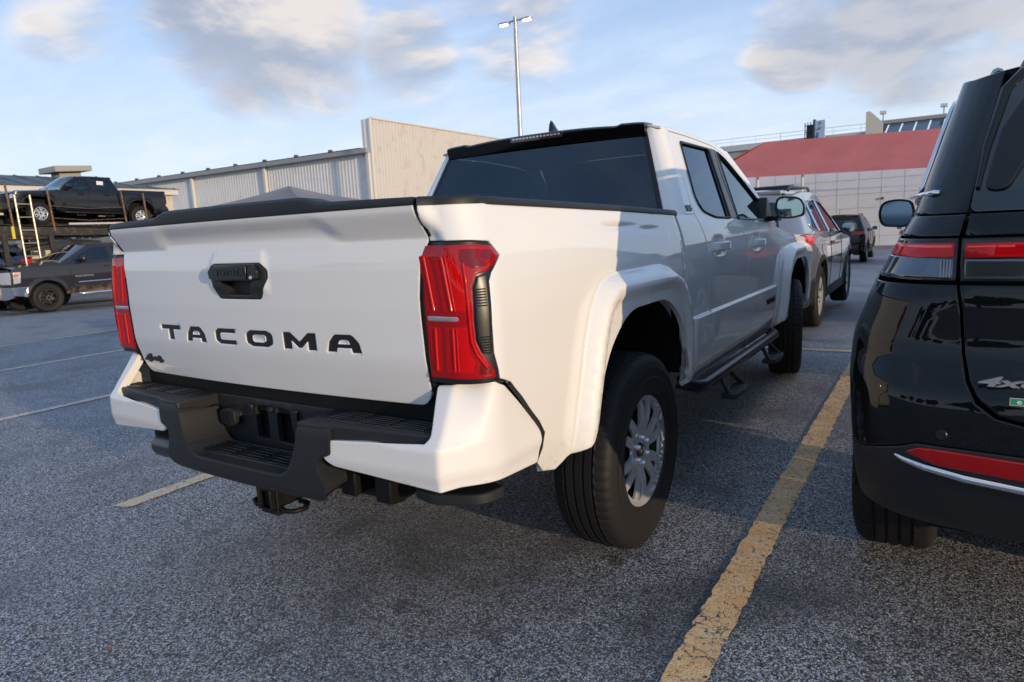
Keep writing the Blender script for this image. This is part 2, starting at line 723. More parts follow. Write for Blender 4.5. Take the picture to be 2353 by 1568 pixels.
def paint_mat(name, white_core=None):
    """worn road paint; white_core = x of the centre line of a white over-paint"""
    m = bpy.data.materials.new(name)
    m.use_nodes = True
    N = NT(m.node_tree)
    pos, c, h, oil = asphalt_nodes(N)
    ye = N.mix(N.rng(N.noise(pos, 9, 4, .6), .3, .7), (.80, .47, .20), (.88, .63, .35))
    ye = N.mix(N.rng(N.noise(pos, 70, 3, .6), .45, .8), ye, (.58, .40, .22))
    if white_core is not None and white_core < -50:
        ye = N.mix(.72, ye, (.58, .55, .50))
    elif white_core is not None:
        sx = N.n('ShaderNodeSeparateXYZ', {0: pos})
        d = N.math('ABSOLUTE', N.math('SUBTRACT', sx.outputs[0], white_core))
        d = N.math('ADD', d, N.math('MULTIPLY', N.math('SUBTRACT', N.noise(pos, 30, 3), .5), .04))
        ye = N.mix(N.rng(d, .016, .026), (.55, .54, .50), ye)
    crack = N.n('ShaderNodeTexVoronoi', {'Vector': N.vmath('ADD', pos, N.vmath('MULTIPLY', N.n('ShaderNodeTexNoise', {'Vector': pos, 'Scale': 25.0}).outputs[1], (.05, .05, 0))), 'Scale': 22.0}, feature='DISTANCE_TO_EDGE')
    w1 = N.rng(N.noise(pos, 48, 4, .75), .565, .615)
    w2 = N.math('MULTIPLY', N.rng(crack.outputs['Distance'], .015, .035, 1, 0), N.rng(N.noise(pos, 6, 2), .4, .6))
    worn = N.math('MAXIMUM', w1, w2)
    cc = N.mix(worn, ye, c)
    bp = N.n('ShaderNodeBump', {'Strength': .6, 'Distance': .004, 'Height': N.math('ADD', h, N.math('MULTIPLY', worn, -.6))})
    p = N.n('ShaderNodeBsdfPrincipled', {'Base Color': cc, 'Roughness': .65, 'Normal': bp.outputs[0], 'Specular IOR Level': .35})
    # ragged edge of the painted strip
    N.n('ShaderNodeOutputMaterial', {0: p.outputs[0]})
    return m


ASPH = asphalt()
ax = np.unique(np.concatenate([np.linspace(-600, -80, 8), np.linspace(-80, -24, 15), np.arange(-24, 10, .5), np.linspace(10, 60, 12), np.linspace(60, 600, 8)]))
ay = np.unique(np.concatenate([np.linspace(-600, -60, 8), np.linspace(-60, -8, 10), np.arange(-8, 34, .5), np.linspace(34, 110, 16), np.linspace(110, 600, 6)]))
gx, gy = np.meshgrid(ax, ay, indexing='ij')
gz = G(gx, gy)
nx, ny = gx.shape
gv = np.stack([gx, gy, gz], -1).reshape(-1, 3)
gf = [(i * ny + j, (i + 1) * ny + j, (i + 1) * ny + j + 1, i * ny + j + 1) for i in range(nx - 1) for j in range(ny - 1)]
g = raw('ground', gv, gf, ASPH, None, 180)
g['kind'] = 'structure'
g['label'] = 'grey asphalt of the car park'

YEL = paint_mat('worn_yellow_paint')
FADED = paint_mat('faded_paint', -99.0)
YELW = paint_mat('worn_yellow_paint_white_core', -1.53)


def stripe(x0, y0, x1, y1, wd, m, label, seed, ragged=.006):
    """a painted stripe laid on the ground, with an uneven worn outline"""
    rnd = random.Random(seed)
    d = Vector((x1 - x0, y1 - y0, 0))
    L = d.length
    d.normalize()
    nrm = Vector((-d.y, d.x, 0))
    n = max(2, int(L / .03)) if L < 12 else int(L / .25)
    v, f = [], []
    for i in range(n + 1):
        t = L * i / n
        c = Vector((x0, y0, 0)) + d * t
        for s in (-1, 1):
            q = c + nrm * s * (wd / 2 + rnd.uniform(-ragged, ragged))
            if i in (0, n):
                q += d * rnd.uniform(-.02, .02)
            v.append((q.x, q.y, float(G(q.x, q.y)) + .004))
    for i in range(n):
        f.append((2 * i, 2 * i + 2, 2 * i + 3, 2 * i + 1))
    o = raw('parking_line', v, f, m, None, 180)
    o['label'], o['category'], o['group'] = label, 'line', 'painted parking lines'
    return o


stripe(1.305, -1.6, 1.305, 4.42, .115, YEL, 'worn yellow stripe between the white pickup and the black SUV', 1)
stripe(-1.53, -.80, -1.53, 4.42, .10, YELW, 'yellow stripe with a white core running under the left of the white pickup', 2)
stripe(-4.33, -.8, -4.33, 4.42, .10, FADED, 'pale yellow stripe, nearest of the three left of the pickup', 3)
stripe(-7.18, -.8, -7.18, 4.42, .10, FADED, 'pale yellow stripe, middle one of the three left of the pickup', 4)
stripe(-10.0, -.8, -10.0, 4.42, .10, FADED, 'pale yellow stripe, farthest of the three left of the pickup', 5)
stripe(-10.0, 4.48, 4.0, 4.48, .10, YEL, 'yellow cross stripe at the head of the stalls, ahead of the pickup', 6)

# ------------------------------------------------------------------ wheels
def make_tyre(parent, R=.385, rim=.216, wd=.245, name='tyre', seg=180, sipes=True, x0=0.0):
    h = wd / 2
    P = [(rim + .002, -.78), (rim + .012, -.90), (rim + .020, -.925), (rim + .024, -.915), (rim + .055, -.99), (rim + .075, -1.0), (rim + .078, -.985), (R - .062, -.985), (R - .058, -1.0), (R - .040, -.955), (R - .030, -.925), (R - .014, -.85)]
    tread = [(R - .006, -.75), (R - .002, -.58), (R, -.50)]
    for c in (-.44, -.15, .15, .44):
        tread += [(R, c - .045), (R - .008, c - .035), (R - .008, c + .035), (R, c + .045)]
    tread += [(R, .50), (R - .002, .58), (R - .006, .75)]
    Q = P + tread + [(r, -x) for r, x in P[::-1]]
    prof = [(r, x * h + x0) for r, x in Q]
    nP = len(P)
    sh = {nP - 1, nP, nP + 1, nP + 2, len(Q) - nP - 3, len(Q) - nP - 2, len(Q) - nP - 1, len(Q) - nP}

    def rmod(i, k):
        if sipes and i in sh and k % 3 == 0:
            return -.0045
        if sipes and nP + 2 < i < len(Q) - nP - 3 and k % 6 == 1:
            return -.0018
        return 0
    return MB().lathe(prof, seg, None, rmod).build(name, RUBBER, parent, smooth=30)


def polar(rs, a):
    return [(r * math.cos(R_(a + d)), r * math.sin(R_(a + d))) for r, d in rs]


def make_wheel(name, label_parent, m_rim=None, R=.385, rimr=.216, wd=.245, style='split6', seg=180, step=.012, sipes=True):
    """wheel about the local x axis, its outer face towards +x"""
    m_rim = m_rim or ALLOY
    root = bpy.data.objects.new(name, None)
    link(root, label_parent)
    root.empty_display_size = .1
    make_tyre(root, R, rimr, wd, seg=seg, sipes=sipes)
    k = rimr / .216
    fo = wd / 2 - .030

    def face(u, v):
        r = np.hypot(u, v) / k
        x = np.interp(r, [0, .06, .075, .12, .17, .205, .214, .222], [-.014, -.014, -.008, .004, .004, -.002, .012, .010])
        return fo + x, u, v
    circ = [(rimr * 1.02 * math.cos(2 * math.pi * i / 96), rimr * 1.02 * math.sin(2 * math.pi * i / 96)) for i in range(96)]
    holes = []
    if style == 'split6':
        for i in range(6):
            a = 60 * i + 8
            holes.append(rpoly([(*p, .006) for p in polar([(.086 * k, -6), (.086 * k, 6), (.140 * k, 10), (.200 * k, 14), (.200 * k, -14), (.140 * k, -10)], a + 30)], 3))
            holes.append(rpoly([(*p, .004) for p in polar([(.108 * k, 0), (.150 * k, -5), (.200 * k, -6.5), (.200 * k, 6.5), (.150 * k, 5)], a)], 3))
    elif style == 'five':
        for i in range(5):
            a = 72 * i + 10
            holes.append(rpoly([(*p, .010) for p in polar([(.075 * k, -16), (.195 * k, -25), (.195 * k, 25), (.075 * k, 16)], a + 26)], 3))
    else:
        for i in range(6):
            a = 60 * i
            holes.append(rpoly([(*p, .008) for p in polar([(.080 * k, -14), (.195 * k, -22), (.195 * k, 22), (.080 * k, 14)], a)], 3))
    panel('rim', face, circ, holes, step=step, lip=.014, m=m_rim, parent=root, out=(1, 0, 0), inset=.004, rnd=.004)
    b = MB().lathe([(rimr * 1.015, fo + .008), (rimr * .96, fo - .02), (rimr * .93, fo - .05), (rimr * .93, -wd * .35), (rimr * 1.0, -wd * .4)], 48)
    b.build('rim_barrel', mat('barrel_grey', (.012, .012, .013), .6), root, smooth=40)
    MB().lathe([(.02, fo - .07), (.15 * k, fo - .07), (.15 * k, fo - .09), (.02, fo - .09)], 32).build('brake_disc', mat('brake_grey', (.012, .012, .013), .5, metal=.2), root, smooth=30)
    cap = MB().lathe([(.0005, fo - .004), (.026 * k, fo - .004), (.030 * k, fo - .008), (.031 * k, fo - .02)], 28).build('centre_cap', GLOSSBLK, root, smooth=40)
    e = MB()
    for (ra, rb, rot) in ((.016, .010, 0), (.008, .010, 90)):
        pts = [(fo - .003, ra * k * math.cos(t), rb * k * math.sin(t)) for t in np.linspace(0, 2 * math.pi, 20)]
        e.tube(pts, .0012, 5, caps=False)
    e.build('emblem', CHROME, cap, smooth=60)
    for i in range(6 if style != 'five' else 5):
        a = R_(i * (60 if style != 'five' else 72) + 20)
        c = (.052 * k * math.cos(a), .052 * k * math.sin(a))
        M = Matrix.Translation((0, c[0], c[1]))
        MB().lathe([(.0005, fo + .010), (.006, fo + .009), (.0095, fo + .004), (.0105, fo - .012)], 10, M).build('lug_nut', ALLOY, root, smooth=40)
    return root


# ------------------------------------------------------------------ the white pickup
TRUCK = thing('pickup_truck', 'white double cab pickup truck seen from behind, TACOMA across its tailgate', 'pickup truck')
YB = -1.040            # rear face of the bed corners
WHEELBASE = 3.35

b_bed = profile([.48, .56, .62, .80, 1.05, 1.14, 1.22, 1.30, 1.40], [.868, .882, .892, .898, .900, .892, .872, .850, .836], .03)
b_cab = profile([.44, .50, .56, .66, .82, 1.0, 1.10, 1.18, 1.25, 1.30, 1.74, 1.80], [.850, .862, .876, .884, .886, .893, .890, .880, .862, .843, .672, .640], .02)
FL_R = [(-.575, .52), (-.550, .66), (-.482, .90), (-.425, 1.02), (-.35, 1.083), (-.24, 1.10), (.22, 1.10), (.36, 1.075), (.47, .99), (.545, .82), (.57, .52)]
AR_R = rpoly([(-.520, .40), (-.505, .56, .04), (-.452, .68, .1), (-.376, .84, .12), (-.20, .965, .12), (.22, .965, .12), (.405, .84, .12), (.475, .68, .1), (.495, .40)], 6)
FL_F = [(2.70, .48), (2.755, .62), (2.80, .86), (2.88, 1.0), (3.00, 1.065), (3.70, 1.065), (3.84, 1.0), (3.95, .85), (3.98, .48)]
AR_F = rpoly([(2.84, .40), (2.86, .56, .05), (2.90, .70, .1), (2.955, .83, .12), (3.12, .945, .12), (3.58, .945, .12), (3.76, .83, .12), (3.83, .68, .1), (3.86, .40)], 6)
FLR2, FLF2 = rpoly([(*p, .06) for p in FL_R], 5), rpoly([(*p, .06) for p in FL_F], 5)
HANDLES = [(1.165, 1.132), (2.005, 1.115)]


def side_x(y, z):
    y, z = np.asarray(y, float), np.asarray(z, float)
    k = sst(.52, .60, y)
    x = b_bed(z) * (1 - k) + b_cab(z) * k
    P = np.stack([y.ravel(), z.ravel()], 1)
    for fl, h in ((FLR2, .056), (FLF2, .058)):
        near = (P[:, 0] > min(p[0] for p in fl) - .02) & (P[:, 0] < max(p[0] for p in fl) + .02) & (P[:, 1] < 1.15)
        d = np.full(len(P), -1.0)
        if near.any():
            d[near] = sdf(P[near], fl)
        bump = h * (.24 * sst(-.003, .006, d) + .76 * np.clip((d - .004) / .034, 0, 1)) - .014 * np.clip((d - .070) / .022, 0, 1)
        top = np.maximum(0, b_cab(z).ravel() * 0)
        x = x + bump.reshape(x.shape)
    # sculpted lower doors
    zc = .812 - .010 * (y - 1.0)
    b = sst(zc + .007, zc - .007, z) * sst(.64, .70, y - .16 * np.maximum(0, z - .7)) * sst(2.66, 2.54, y + .30 * (zc - z))
    x = x + .026 * b * sst(.46, .60, z)
    # tucked corner below the lamp
    dd = ((y + .94) * (.60 - .885) - (z - .885) * (-.60 + .94)) / math.hypot(.285, .34)
    x = x - .16 * np.maximum(0, dd - .004) * (y < -.35) * sst(-.52, -.66, y)
    # pressed line under the bed rail
    zl = 1.268 - .045 * (y + .35)
    x = x - .007 * np.exp(-((z - zl) / .010) ** 2) * sst(-.42, -.12, y) * sst(.45, .15, y)
    # hollows behind the door handles
    for hy, hz in HANDLES:
        x = x - .020 * np.exp(-(((y - hy) / .085) ** 4 + ((z - hz) / .040) ** 4))
    # front end turns in
    x = x - .20 * np.maximum(0, (y - 3.75) / .5) ** 2
    return x


def inner_offset(loop, d):
    """an outline moved inwards by d"""
    L = np.array(loop)
    if area2(loop) < 0:
        L = L[::-1]
    t = np.roll(L, -1, 0) - np.roll(L, 1, 0)
    t /= np.hypot(t[:, 0], t[:, 1])[:, None] + 1e-9
    q = L + np.stack([-t[:, 1], t[:, 0]], 1) * d
    q = [tuple(p) for p in q]
    return q + q[:1]


CREASE_R = [inner_offset(resample(FLR2, .016), d) for d in (-.004, .006, .038, .070, .092)]
CREASE_F = [inner_offset(resample(FLF2, .016), d) for d in (-.004, .006, .038, .070, .092)]
CREASE_D = [[(y, .812 - .010 * (y - 1.0) + dz) for y in np.linspace(.62, 2.75, 40)] for dz in (-.009, 0, .009)]


def side(y, z):
    return side_x(y, z), y, z


def yb_bed(z):
    return YB - .030 * sst(1.255, 1.325, z) + .012 * sst(1.20, 1.25, z) * sst(1.30, 1.255, z)


RC = .100


def rc_z(z):
    return RC + .004 * sst(1.235, 1.30, z)


def bed_wrap(t, z):
    """t = distance forward of the rear face along the side; negative values run round the corner onto the rear"""
    t, z = np.asarray(t, float), np.asarray(z, float)
    r = rc_z(z)
    S = side_x(np.maximum(t + YB, YB + r), z)
    arc = r - r * math.pi / 2
    dy = (yb_bed(z) - YB) * sst(arc + .035, arc - .005, t)
    x, y = corner(S, YB, r, t)
    return x, y + dy, z


def T(y):
    return y - YB


def trear(x, z=1.1):
    """t of a point x on the rear flat at height z"""
    r = float(rc_z(z))
    S = float(side_x(np.array([YB + r]), np.array([z]))[0])
    return r - r * math.pi / 2 - (S - r - x)


STEP = .016
lamp_out = [(-.096, 1.232), (.038, 1.231), (.094, 1.226), (.123, 1.198), (.064, 1.163), (.030, 1.156), (.014, 1.125), (.008, 1.04), (.011, .985), (.024, .956), (.057, .905), (.060, .887), (-.128, .887), (-.138, 1.05), (-.128, 1.175)]
trim_out = [(.032, 1.151), (.063, 1.157), (.058, 1.138), (.052, 1.03), (.052, .958), (.048, .950), (.027, .953), (.016, .985), (.013, 1.04), (.019, 1.122)]
bed_outline = [(trear(.742, 1.336), 1.336), (T(-.90), 1.334), (T(.0), 1.314), (T(.560), 1.297),
               (T(.572), 1.20), (T(.580), 1.05), (T(.560), .80), (T(.545), .53)]
arch = [(T(a), b) for a, b in AR_R if b > .56]
bed_outline += [(T(.497), .53)] + arch[::-1] + [(T(-.507), .566), (T(-.535), .556), (T(-.630), .512), (T(-.70), .530), (T(-.752), .578), (T(-.736), .672), (T(-.82), .762),
                                   (T(-.918), .862), (.076, .880), (.072, .906), (.060, .95), (.058, 1.03), (.064, 1.136), (.078, 1.158), (.134, 1.200), (.100, 1.238), (.04, 1.243), (trear(.742, 1.245), 1.245)]
o = panel('bed_side', bed_wrap, bed_outline, step=STEP, lip=.022, m=WHITE_LOW, parent=TRUCK, out=(1, 0, 0),
          lines=[[(T(a), b) for a, b in c] for c in CREASE_R] + [[(T(-.94), .885), (T(-.60), .60)]])
BED_R = o
lampR = panel('tail_lamp', bed_wrap, lamp_out, step=.012, lip=.03, m=RED, parent=TRUCK, out=(1, -1, 0), off=.003)
cl_ = np.array([(.5 * (trear(.73) + .15), 1.06)])
panel('lamp_gasket', bed_wrap, [(-.090, 1.244), (.04, 1.243), (.100, 1.238), (.134, 1.200), (.080, 1.160), (.066, 1.138), (.060, 1.03), (.062, .95), (.074, .906), (.078, .872), (-.132, .872), (-.146, 1.05), (-.136, 1.19)], step=.02, lip=.02, m=BLK2, parent=lampR, out=(1, -1, 0), off=-.004)
# ribs and inner columns of the lamp, one sub-part each


def lampsub(name, pts, m, off, parent, lip=.004):
    return panel(name, bed_wrap, rpoly([(*p, .008) for p in pts], 3), step=.012, lip=lip, m=m, parent=parent, out=(1, -1, 0), off=off, inset=.003, rnd=.002)


subs = [('lens_column', [(-.122, 1.208), (-.088, 1.208), (-.088, 1.062), (-.128, 1.062)], RED2, .004),
        ('lens_column', [(-.078, 1.200), (-.020, 1.200), (-.004, 1.160), (-.004, 1.062), (-.078, 1.062)], RED2, .004),
        ('lens_column', [(-.128, 1.024), (-.086, 1.024), (-.086, .905), (-.120, .905)], RED2, .004),
        ('lens_column', [(-.076, 1.024), (-.006, 1.024), (-.006, .960), (.008, .930), (.0, .902), (-.076, .902)], RED2, .004),
        ('reflector', [(.002, 1.222), (.086, 1.218), (.108, 1.199), (.060, 1.174), (.024, 1.168), (-.006, 1.190)], RED3, .004),
        ('reflector', [(.024, .945), (.050, .908), (.050, .896), (.012, .897), (.018, .925)], RED3, .004),
        ('reversing_light', [(-.128, 1.051), (-.030, 1.050), (-.030, 1.038), (-.128, 1.038)], mat('reversing_lens', (.40, .34, .36), .25, metal=.3, coat=1.0), .005)]
for nm, pts, m_, of in subs:
    s_ = lampsub(nm, pts, m_, of, lampR)
# light guides and fine ribs inside the lens


def on_lamp(t, z, d=.004):
    p = bed_wrap(np.array([t]), np.array([z]))
    q = bed_wrap(np.array([t + .002]), np.array([z]))
    tx_, ty_ = float(q[0][0] - p[0][0]), float(q[1][0] - p[1][0])
    l_ = math.hypot(tx_, ty_) + 1e-9
    return (float(p[0][0]) + ty_ / l_ * d, float(p[1][0]) - tx_ / l_ * d, z)


MB().tube([on_lamp(t, z) for t, z in ((.004, 1.185), (.000, 1.13), (-.002, 1.04), (.0, .985), (.012, .95), (.036, .915))], .0045, 8).build('light_guide', RED2, lampR, smooth=60)
RIBM = mat('lens_rib_red', (.66, .012, .012), .25, coat=.8, spec=.1)
for t_ in (-.102, -.046, -.036):
    wd_ = .0030 if t_ in (-.102, -.046) else .0016
    MB().tube([on_lamp(t_, 1.204, .005), on_lamp(t_, 1.066, .005)], wd_, 6).build('lens_rib', RIBM, lampR, smooth=60)
    MB().tube([on_lamp(t_, 1.020, .005), on_lamp(t_, .908, .005)], wd_, 6).build('lens_rib', RIBM, lampR, smooth=60)
for i in range(9):
    z_ = 1.214 - .0045 * i
    t0_, t1_ = .040 + .0035 * abs(i - 3), .098 - .0065 * max(0, i - 3)
    MB().tube([on_lamp(t0_, z_, .005), on_lamp(t1_, z_, .005)], .0011, 5).build('reflector_rib', RED2, lampR, smooth=60)
trimR = panel('lamp_trim', bed_wrap, trim_out, step=.012, lip=.02, m=BLK2, parent=lampR, out=(1, 0, 0), off=.002)
for z0, n in ((1.118, 7), (.995, 6)):
    for i in range(n):
        z = z0 - .007 * i
        MB().tube([on_lamp(.022, z, .003), on_lamp(.047, z, .003)], .0018, 5).build('trim_rib', BLK2, trimR, smooth=60)
# dark backing under gaps
panel('bed_inner', lambda t, z: (bed_wrap(t, z)[0] - .035, bed_wrap(t, z)[1] + np.where(t < .1, .035, 0), z),
      [(trear(.74), 1.30), (T(.57), 1.28), (T(.57), 1.0), (T(.3), 1.0), (T(-.3), 1.0), (T(-.5), .90), (T(-.74), .60), (T(-.78), .62), (T(-.9), .82), (trear(.74), .82)], step=.05, lip=0, m=DARK, parent=TRUCK)

# dark joint between the bed side and the bumper corner
sj = [bed_wrap(np.array([T(a)]), np.array([b])) for a, b in ((-.925, .858), (-.87, .808), (-.822, .757), (-.775, .712), (-.740, .668), (-.742, .62), (-.757, .574))]
SJ = MB().tube([(float(p[0][0]) - .001, float(p[1][0]) - .001, float(p[2][0])) for p in sj], .006, 6).build('bumper_joint', BLK, TRUCK, smooth=60)
# black cap along the bed rail
cap = MB()
ys = np.linspace(-1.02, .60, 40)
rows = []
for y in ys:
    zt = np.interp(y, [-1.03, -.9, 0, .6], [1.356, 1.354, 1.334, 1.316])
    xo = float(side_x(np.array([max(y, -.95)]), np.array([zt - .025]))[0])
    if y < -.885:
        xo -= .155 - math.sqrt(max(0, .155 ** 2 - (-.885 - y) ** 2))
    rows.append([(xo + .003, y, zt - .022), (xo + .003, y, zt - .010), (xo - .006, y, zt), (xo - .075, y, zt + .002), (xo - .085, y, zt - .006), (xo - .085, y, zt - .03)])
v = [p for r in rows for p in r]
k = 6
f = [(i * k + j, i * k + j + 1, (i + 1) * k + j + 1, (i + 1) * k + j) for i in range(len(rows) - 1) for j in range(k - 1)]
f += [tuple(range(k))[::-1], tuple((len(rows) - 1) * k + j for j in range(k))]
cap.add(v, f)
capc = cap.build('bed_rail_cap', BLK, TRUCK, smooth=50)
# rear corner of the cap: from the tailgate gap round to the rail
cc = MB()
loop_o = [bed_wrap(np.array([t]), np.array([1.335])) for t in np.linspace(trear(.742, 1.335), .10, 14)]
o_ = [(float(p[0][0]), float(p[1][0])) for p in loop_o]
v = []
for (x, y) in o_:
    cx, cy = x - .02, y + .05
    v += [(x, y - .002, 1.334), (x, y - .002, 1.350), (x - .002, y + .006, 1.3565), (min(x, .80) - .02, y + .07, 1.3575)]
f = [(i * 4 + j, i * 4 + j + 1, (i + 1) * 4 + j + 1, (i + 1) * 4 + j) for i in range(len(o_) - 1) for j in range(3)]
cc.add(v, f)
capk = cc.build('bed_corner_cap', BLK, TRUCK, smooth=60)

# ---- tailgate
tg_prof = profile([.79, .83, .90, .93, 1.06, 1.20, 1.243, 1.252, 1.318, 1.34], [-1.008, -1.018, -1.036, -1.042, -1.047, -1.043, -1.030, -1.026, -1.070, -1.072], .005)
tg_rec = profile([1.20, 1.243, 1.268, 1.288, 1.322, 1.34], [-1.043, -1.033, -1.028, -1.034, -1.068, -1.072], .008)


def tailgate(x, z):
    x, z = np.asarray(x, float), np.asarray(z, float)
    m_ = sst(.47, .385, np.abs(x) + .8 * np.maximum(0, z - 1.265)) * sst(1.225, 1.248, z)
    y = tg_prof(z) * (1 - m_) + tg_rec(z) * m_
    y = y - .030 * (1 - (x / .73) ** 2) * sst(1.36, 1.30, z * 0 + 1.30)
    # raised brow over the handle
    e = sst(.150, .118, np.abs(x) + .45 * np.maximum(0, z - 1.21)) * sst(1.244, 1.232, z) * sst(1.10, 1.13, z)
    y = y - .008 * e
    return x, y, z


def letter(ch):
    """stencil-square capitals in a unit box"""
    if ch == 'T':
        return [[(0, 1), (0, .70), (.36, .70), (.36, 0), (.64, 0), (.64, .70), (1, .70), (1, 1)]]
    if ch == 'A':
        return [[(0, 0), (.06, .55), (.20, .90), (.28, 1), (.72, 1), (.80, .90), (.94, .55), (1, 0), (.72, 0), (.69, .24), (.31, .24), (.28, 0)],
                [(.34, .46), (.66, .46), (.62, .64), (.56, .70), (.44, .70), (.38, .64)]]
    if ch == 'C':
        return [[(1, 1), (.20, 1), (.03, .82), (0, .70), (0, .30), (.03, .18), (.20, 0), (1, 0), (1, .27), (.34, .27), (.27, .35), (.27, .65), (.34, .73), (1, .73)]]
    if ch == 'O':
        return [[(.20, 1), (.80, 1), (.97, .82), (1, .70), (1, .30), (.97, .18), (.80, 0), (.20, 0), (.03, .18), (0, .30), (0, .70), (.03, .82)],
                [(.34, .73), (.66, .73), (.73, .65), (.73, .35), (.66, .27), (.34, .27), (.27, .35), (.27, .65)]]
    if ch == 'M':
        return [[(0, 0), (0, 1), (.24, 1), (.5, .48), (.76, 1), (1, 1), (1, 0), (.74, 0), (.74, .48), (.56, .10), (.44, .10), (.26, .48), (.26, 0)]]


LET = [('T', -.497, .128), ('A', -.335, .120), ('C', -.163, .112), ('O', .001, .130), ('M', .178, .142), ('A', .362, .133)]
LZ, LH = .940, .052
tg_out = rpoly([(-.727, 1.337, .006), (.727, 1.337, .006), (.737, 1.245, .01), (.716, 1.19, .02), (.708, 1.10), (.712, .90, .02), (.706, .83, .03), (.680, .797, .03), (-.680, .797, .03), (-.706, .83, .03), (-.712, .90, .02), (-.708, 1.10), (-.716, 1.19, .02), (-.737, 1.245, .01)], 4)
holes, inserts = [], []
for ch, x0, wd in LET:
    lp = letter(ch)
    for j, l in enumerate(lp):
        holes.append([(x0 + a * wd, LZ + b * LH) for a, b in l])
hand_out = rpoly([(-.118, 1.203, .008), (.118, 1.203, .008), (.142, 1.180, .008), (.142, 1.155, .008), (.102, 1.090, .008), (-.102, 1.090, .008), (-.142, 1.155, .008), (-.142, 1.180, .008)], 3)
TG = panel('tailgate', tailgate, tg_out, holes + [hand_out], step=STEP, lip=.014, m=WHITE, parent=TRUCK, out=(0, -1, 0), inset=.004,
           lines=[[(-.73, z), (.73, z)] for z in (.83, .90, .93, 1.226, 1.240, 1.248, 1.256, 1.300, 1.316)])
i_ = 0
for ch, x0, wd in LET:
    lp = letter(ch)
    lps = [[(x0 + a * wd, LZ + b * LH) for a, b in l] for l in lp]
    panel('letter', tailgate, lps[0], lps[1:], step=.02, lip=.002, m=BLK2, parent=TG, out=(0, -1, 0), inset=0, rnd=0, off=-.0045)
# tailgate cap with raised centre
cp = MB()
poly = [(-.728, 1.338), (-.728, 1.352), (-.722, 1.357), (-.40, 1.363), (-.345, 1.379), (-.33, 1.3815), (.33, 1.3815), (.345, 1.379), (.40, 1.363), (.722, 1.357), (.728, 1.352), (.728, 1.338)]
xs = np.unique(np.concatenate([np.linspace(-.728, .728, 40), [-.722, .722, -.40, .40, -.345, .345, -.335, .335, -.398, .398]]))
zt = np.interp(xs, [p[0] for p in poly[1:-1]], [p[1] for p in poly[1:-1]])
v, f = [], []
for x, z in zip(xs, zt):
    yr = float(tailgate(np.array([x]), np.array([1.335]))[1][0]) - .003
    v += [(x, yr + .002, 1.336), (x, yr, 1.342), (x, yr + .002, z - .008), (x, yr + .012, z), (x, yr + .085, z - .002), (x, yr + .09, 1.335)]
f = [(i * 6 + j, i * 6 + j + 1, (i + 1) * 6 + j + 1, (i + 1) * 6 + j) for i in range(len(xs) - 1) for j in range(5)]
f += [tuple(range(6)), tuple((len(xs) - 1) * 6 + j for j in range(6))[::-1]]
cp.add(v, f).build('tailgate_cap', BLK, TG, smooth=40)
panel('tailgate_inner', lambda x, z: (x, tailgate(x, z)[1] + .05, z), [(-.70, 1.33), (.70, 1.33), (.70, .80), (-.70, .80)], step=.1, lip=0, m=DARK, parent=TG)
for sg in (-1, 1):
    zz = np.linspace(.84, 1.335, 30)
    xe = np.interp(zz, [.83, .90, 1.10, 1.19, 1.245, 1.337], [.711, .716, .713, .722, .743, .733])
    MB().tube([(sg * (a + .002), float(tailgate(np.array([a]), np.array([b]))[1][0]) + .010, b) for a, b in zip(xe, zz)], .009, 6).build('seal', DARK, TG, smooth=60)
# handle
HD = panel('tailgate_handle', lambda x, z: (x, tailgate(x, z)[1] - .003, z), [(p[0] * .985, 1.1465 + (p[1] - 1.1465) * .975) for p in hand_out],
           [rpoly([(-.078, 1.155, .006), (.078, 1.155, .006), (.060, 1.104, .01), (-.060, 1.104, .01)], 3)], step=.02, lip=.03, m=BLK, parent=TG, out=(0, -1, 0))
hb = MB()
yh = float(tailgate(np.array([0.]), np.array([1.17]))[1][0])
hb.prism([(-.122, 1.178), (-.100, 1.199), (.100, 1.199), (.122, 1.178), (.118, 1.155), (.080, 1.149), (-.080, 1.149), (-.118, 1.155)], yh - .002, yh - .016, 'y')
hb.prism([(-.078, 1.196), (.078, 1.196), (.074, 1.152), (-.074, 1.152)], yh - .016, yh - .021, 'y')
HB = hb.build('grip', BLK2, HD, bevel=.006)
MB().box(-.09, .09, yh + .03, yh + .034, 1.09, 1.17).build('handle_cup', BLK, HD)
text_mesh('grip_lettering', 'TOYOTA', .030, BLK2, HD, frame((0, yh - .0215, 1.174), (1, 0, 0), (0, 0, 1)), .0015, 1.05, xs=1.15, bold=.0008)
MB().lathe([(.0005, 0), (.006, 0), (.006, .003)], 12, Matrix.Translation((.098, yh - .018, 1.160)) @ Matrix.Rotation(R_(-90), 4, 'Z')).build('lock', ALLOY, HD)
# 4x4 badge low on the left
bd = MB()
yb4 = float(tailgate(np.array([-.60]), np.array([.855]))[1][0]) - .001
four = [(0, .35), (.42, 1), (.66, 1), (.66, .40), (.80, .40), (.80, .18), (.66, .18), (.66, 0), (.42, 0), (.42, .18), (0, .18)]
for x0 in (-.668, -.600):
    bd.prism([(x0 + a * .066 + b * .004, .842 + b * .032) for a, b in four], yb4 - .005, yb4, 'y')
bd.prism([(-.618, .852), (-.606, .864), (-.594, .864), (-.606, .852)], yb4 - .0045, yb4, 'y')
bd.build('badge', BLK2, TG)

# ---- rear bumper
BP = thing_part = bpy.data.objects.new('rear_bumper', None)
link(BP, TRUCK)


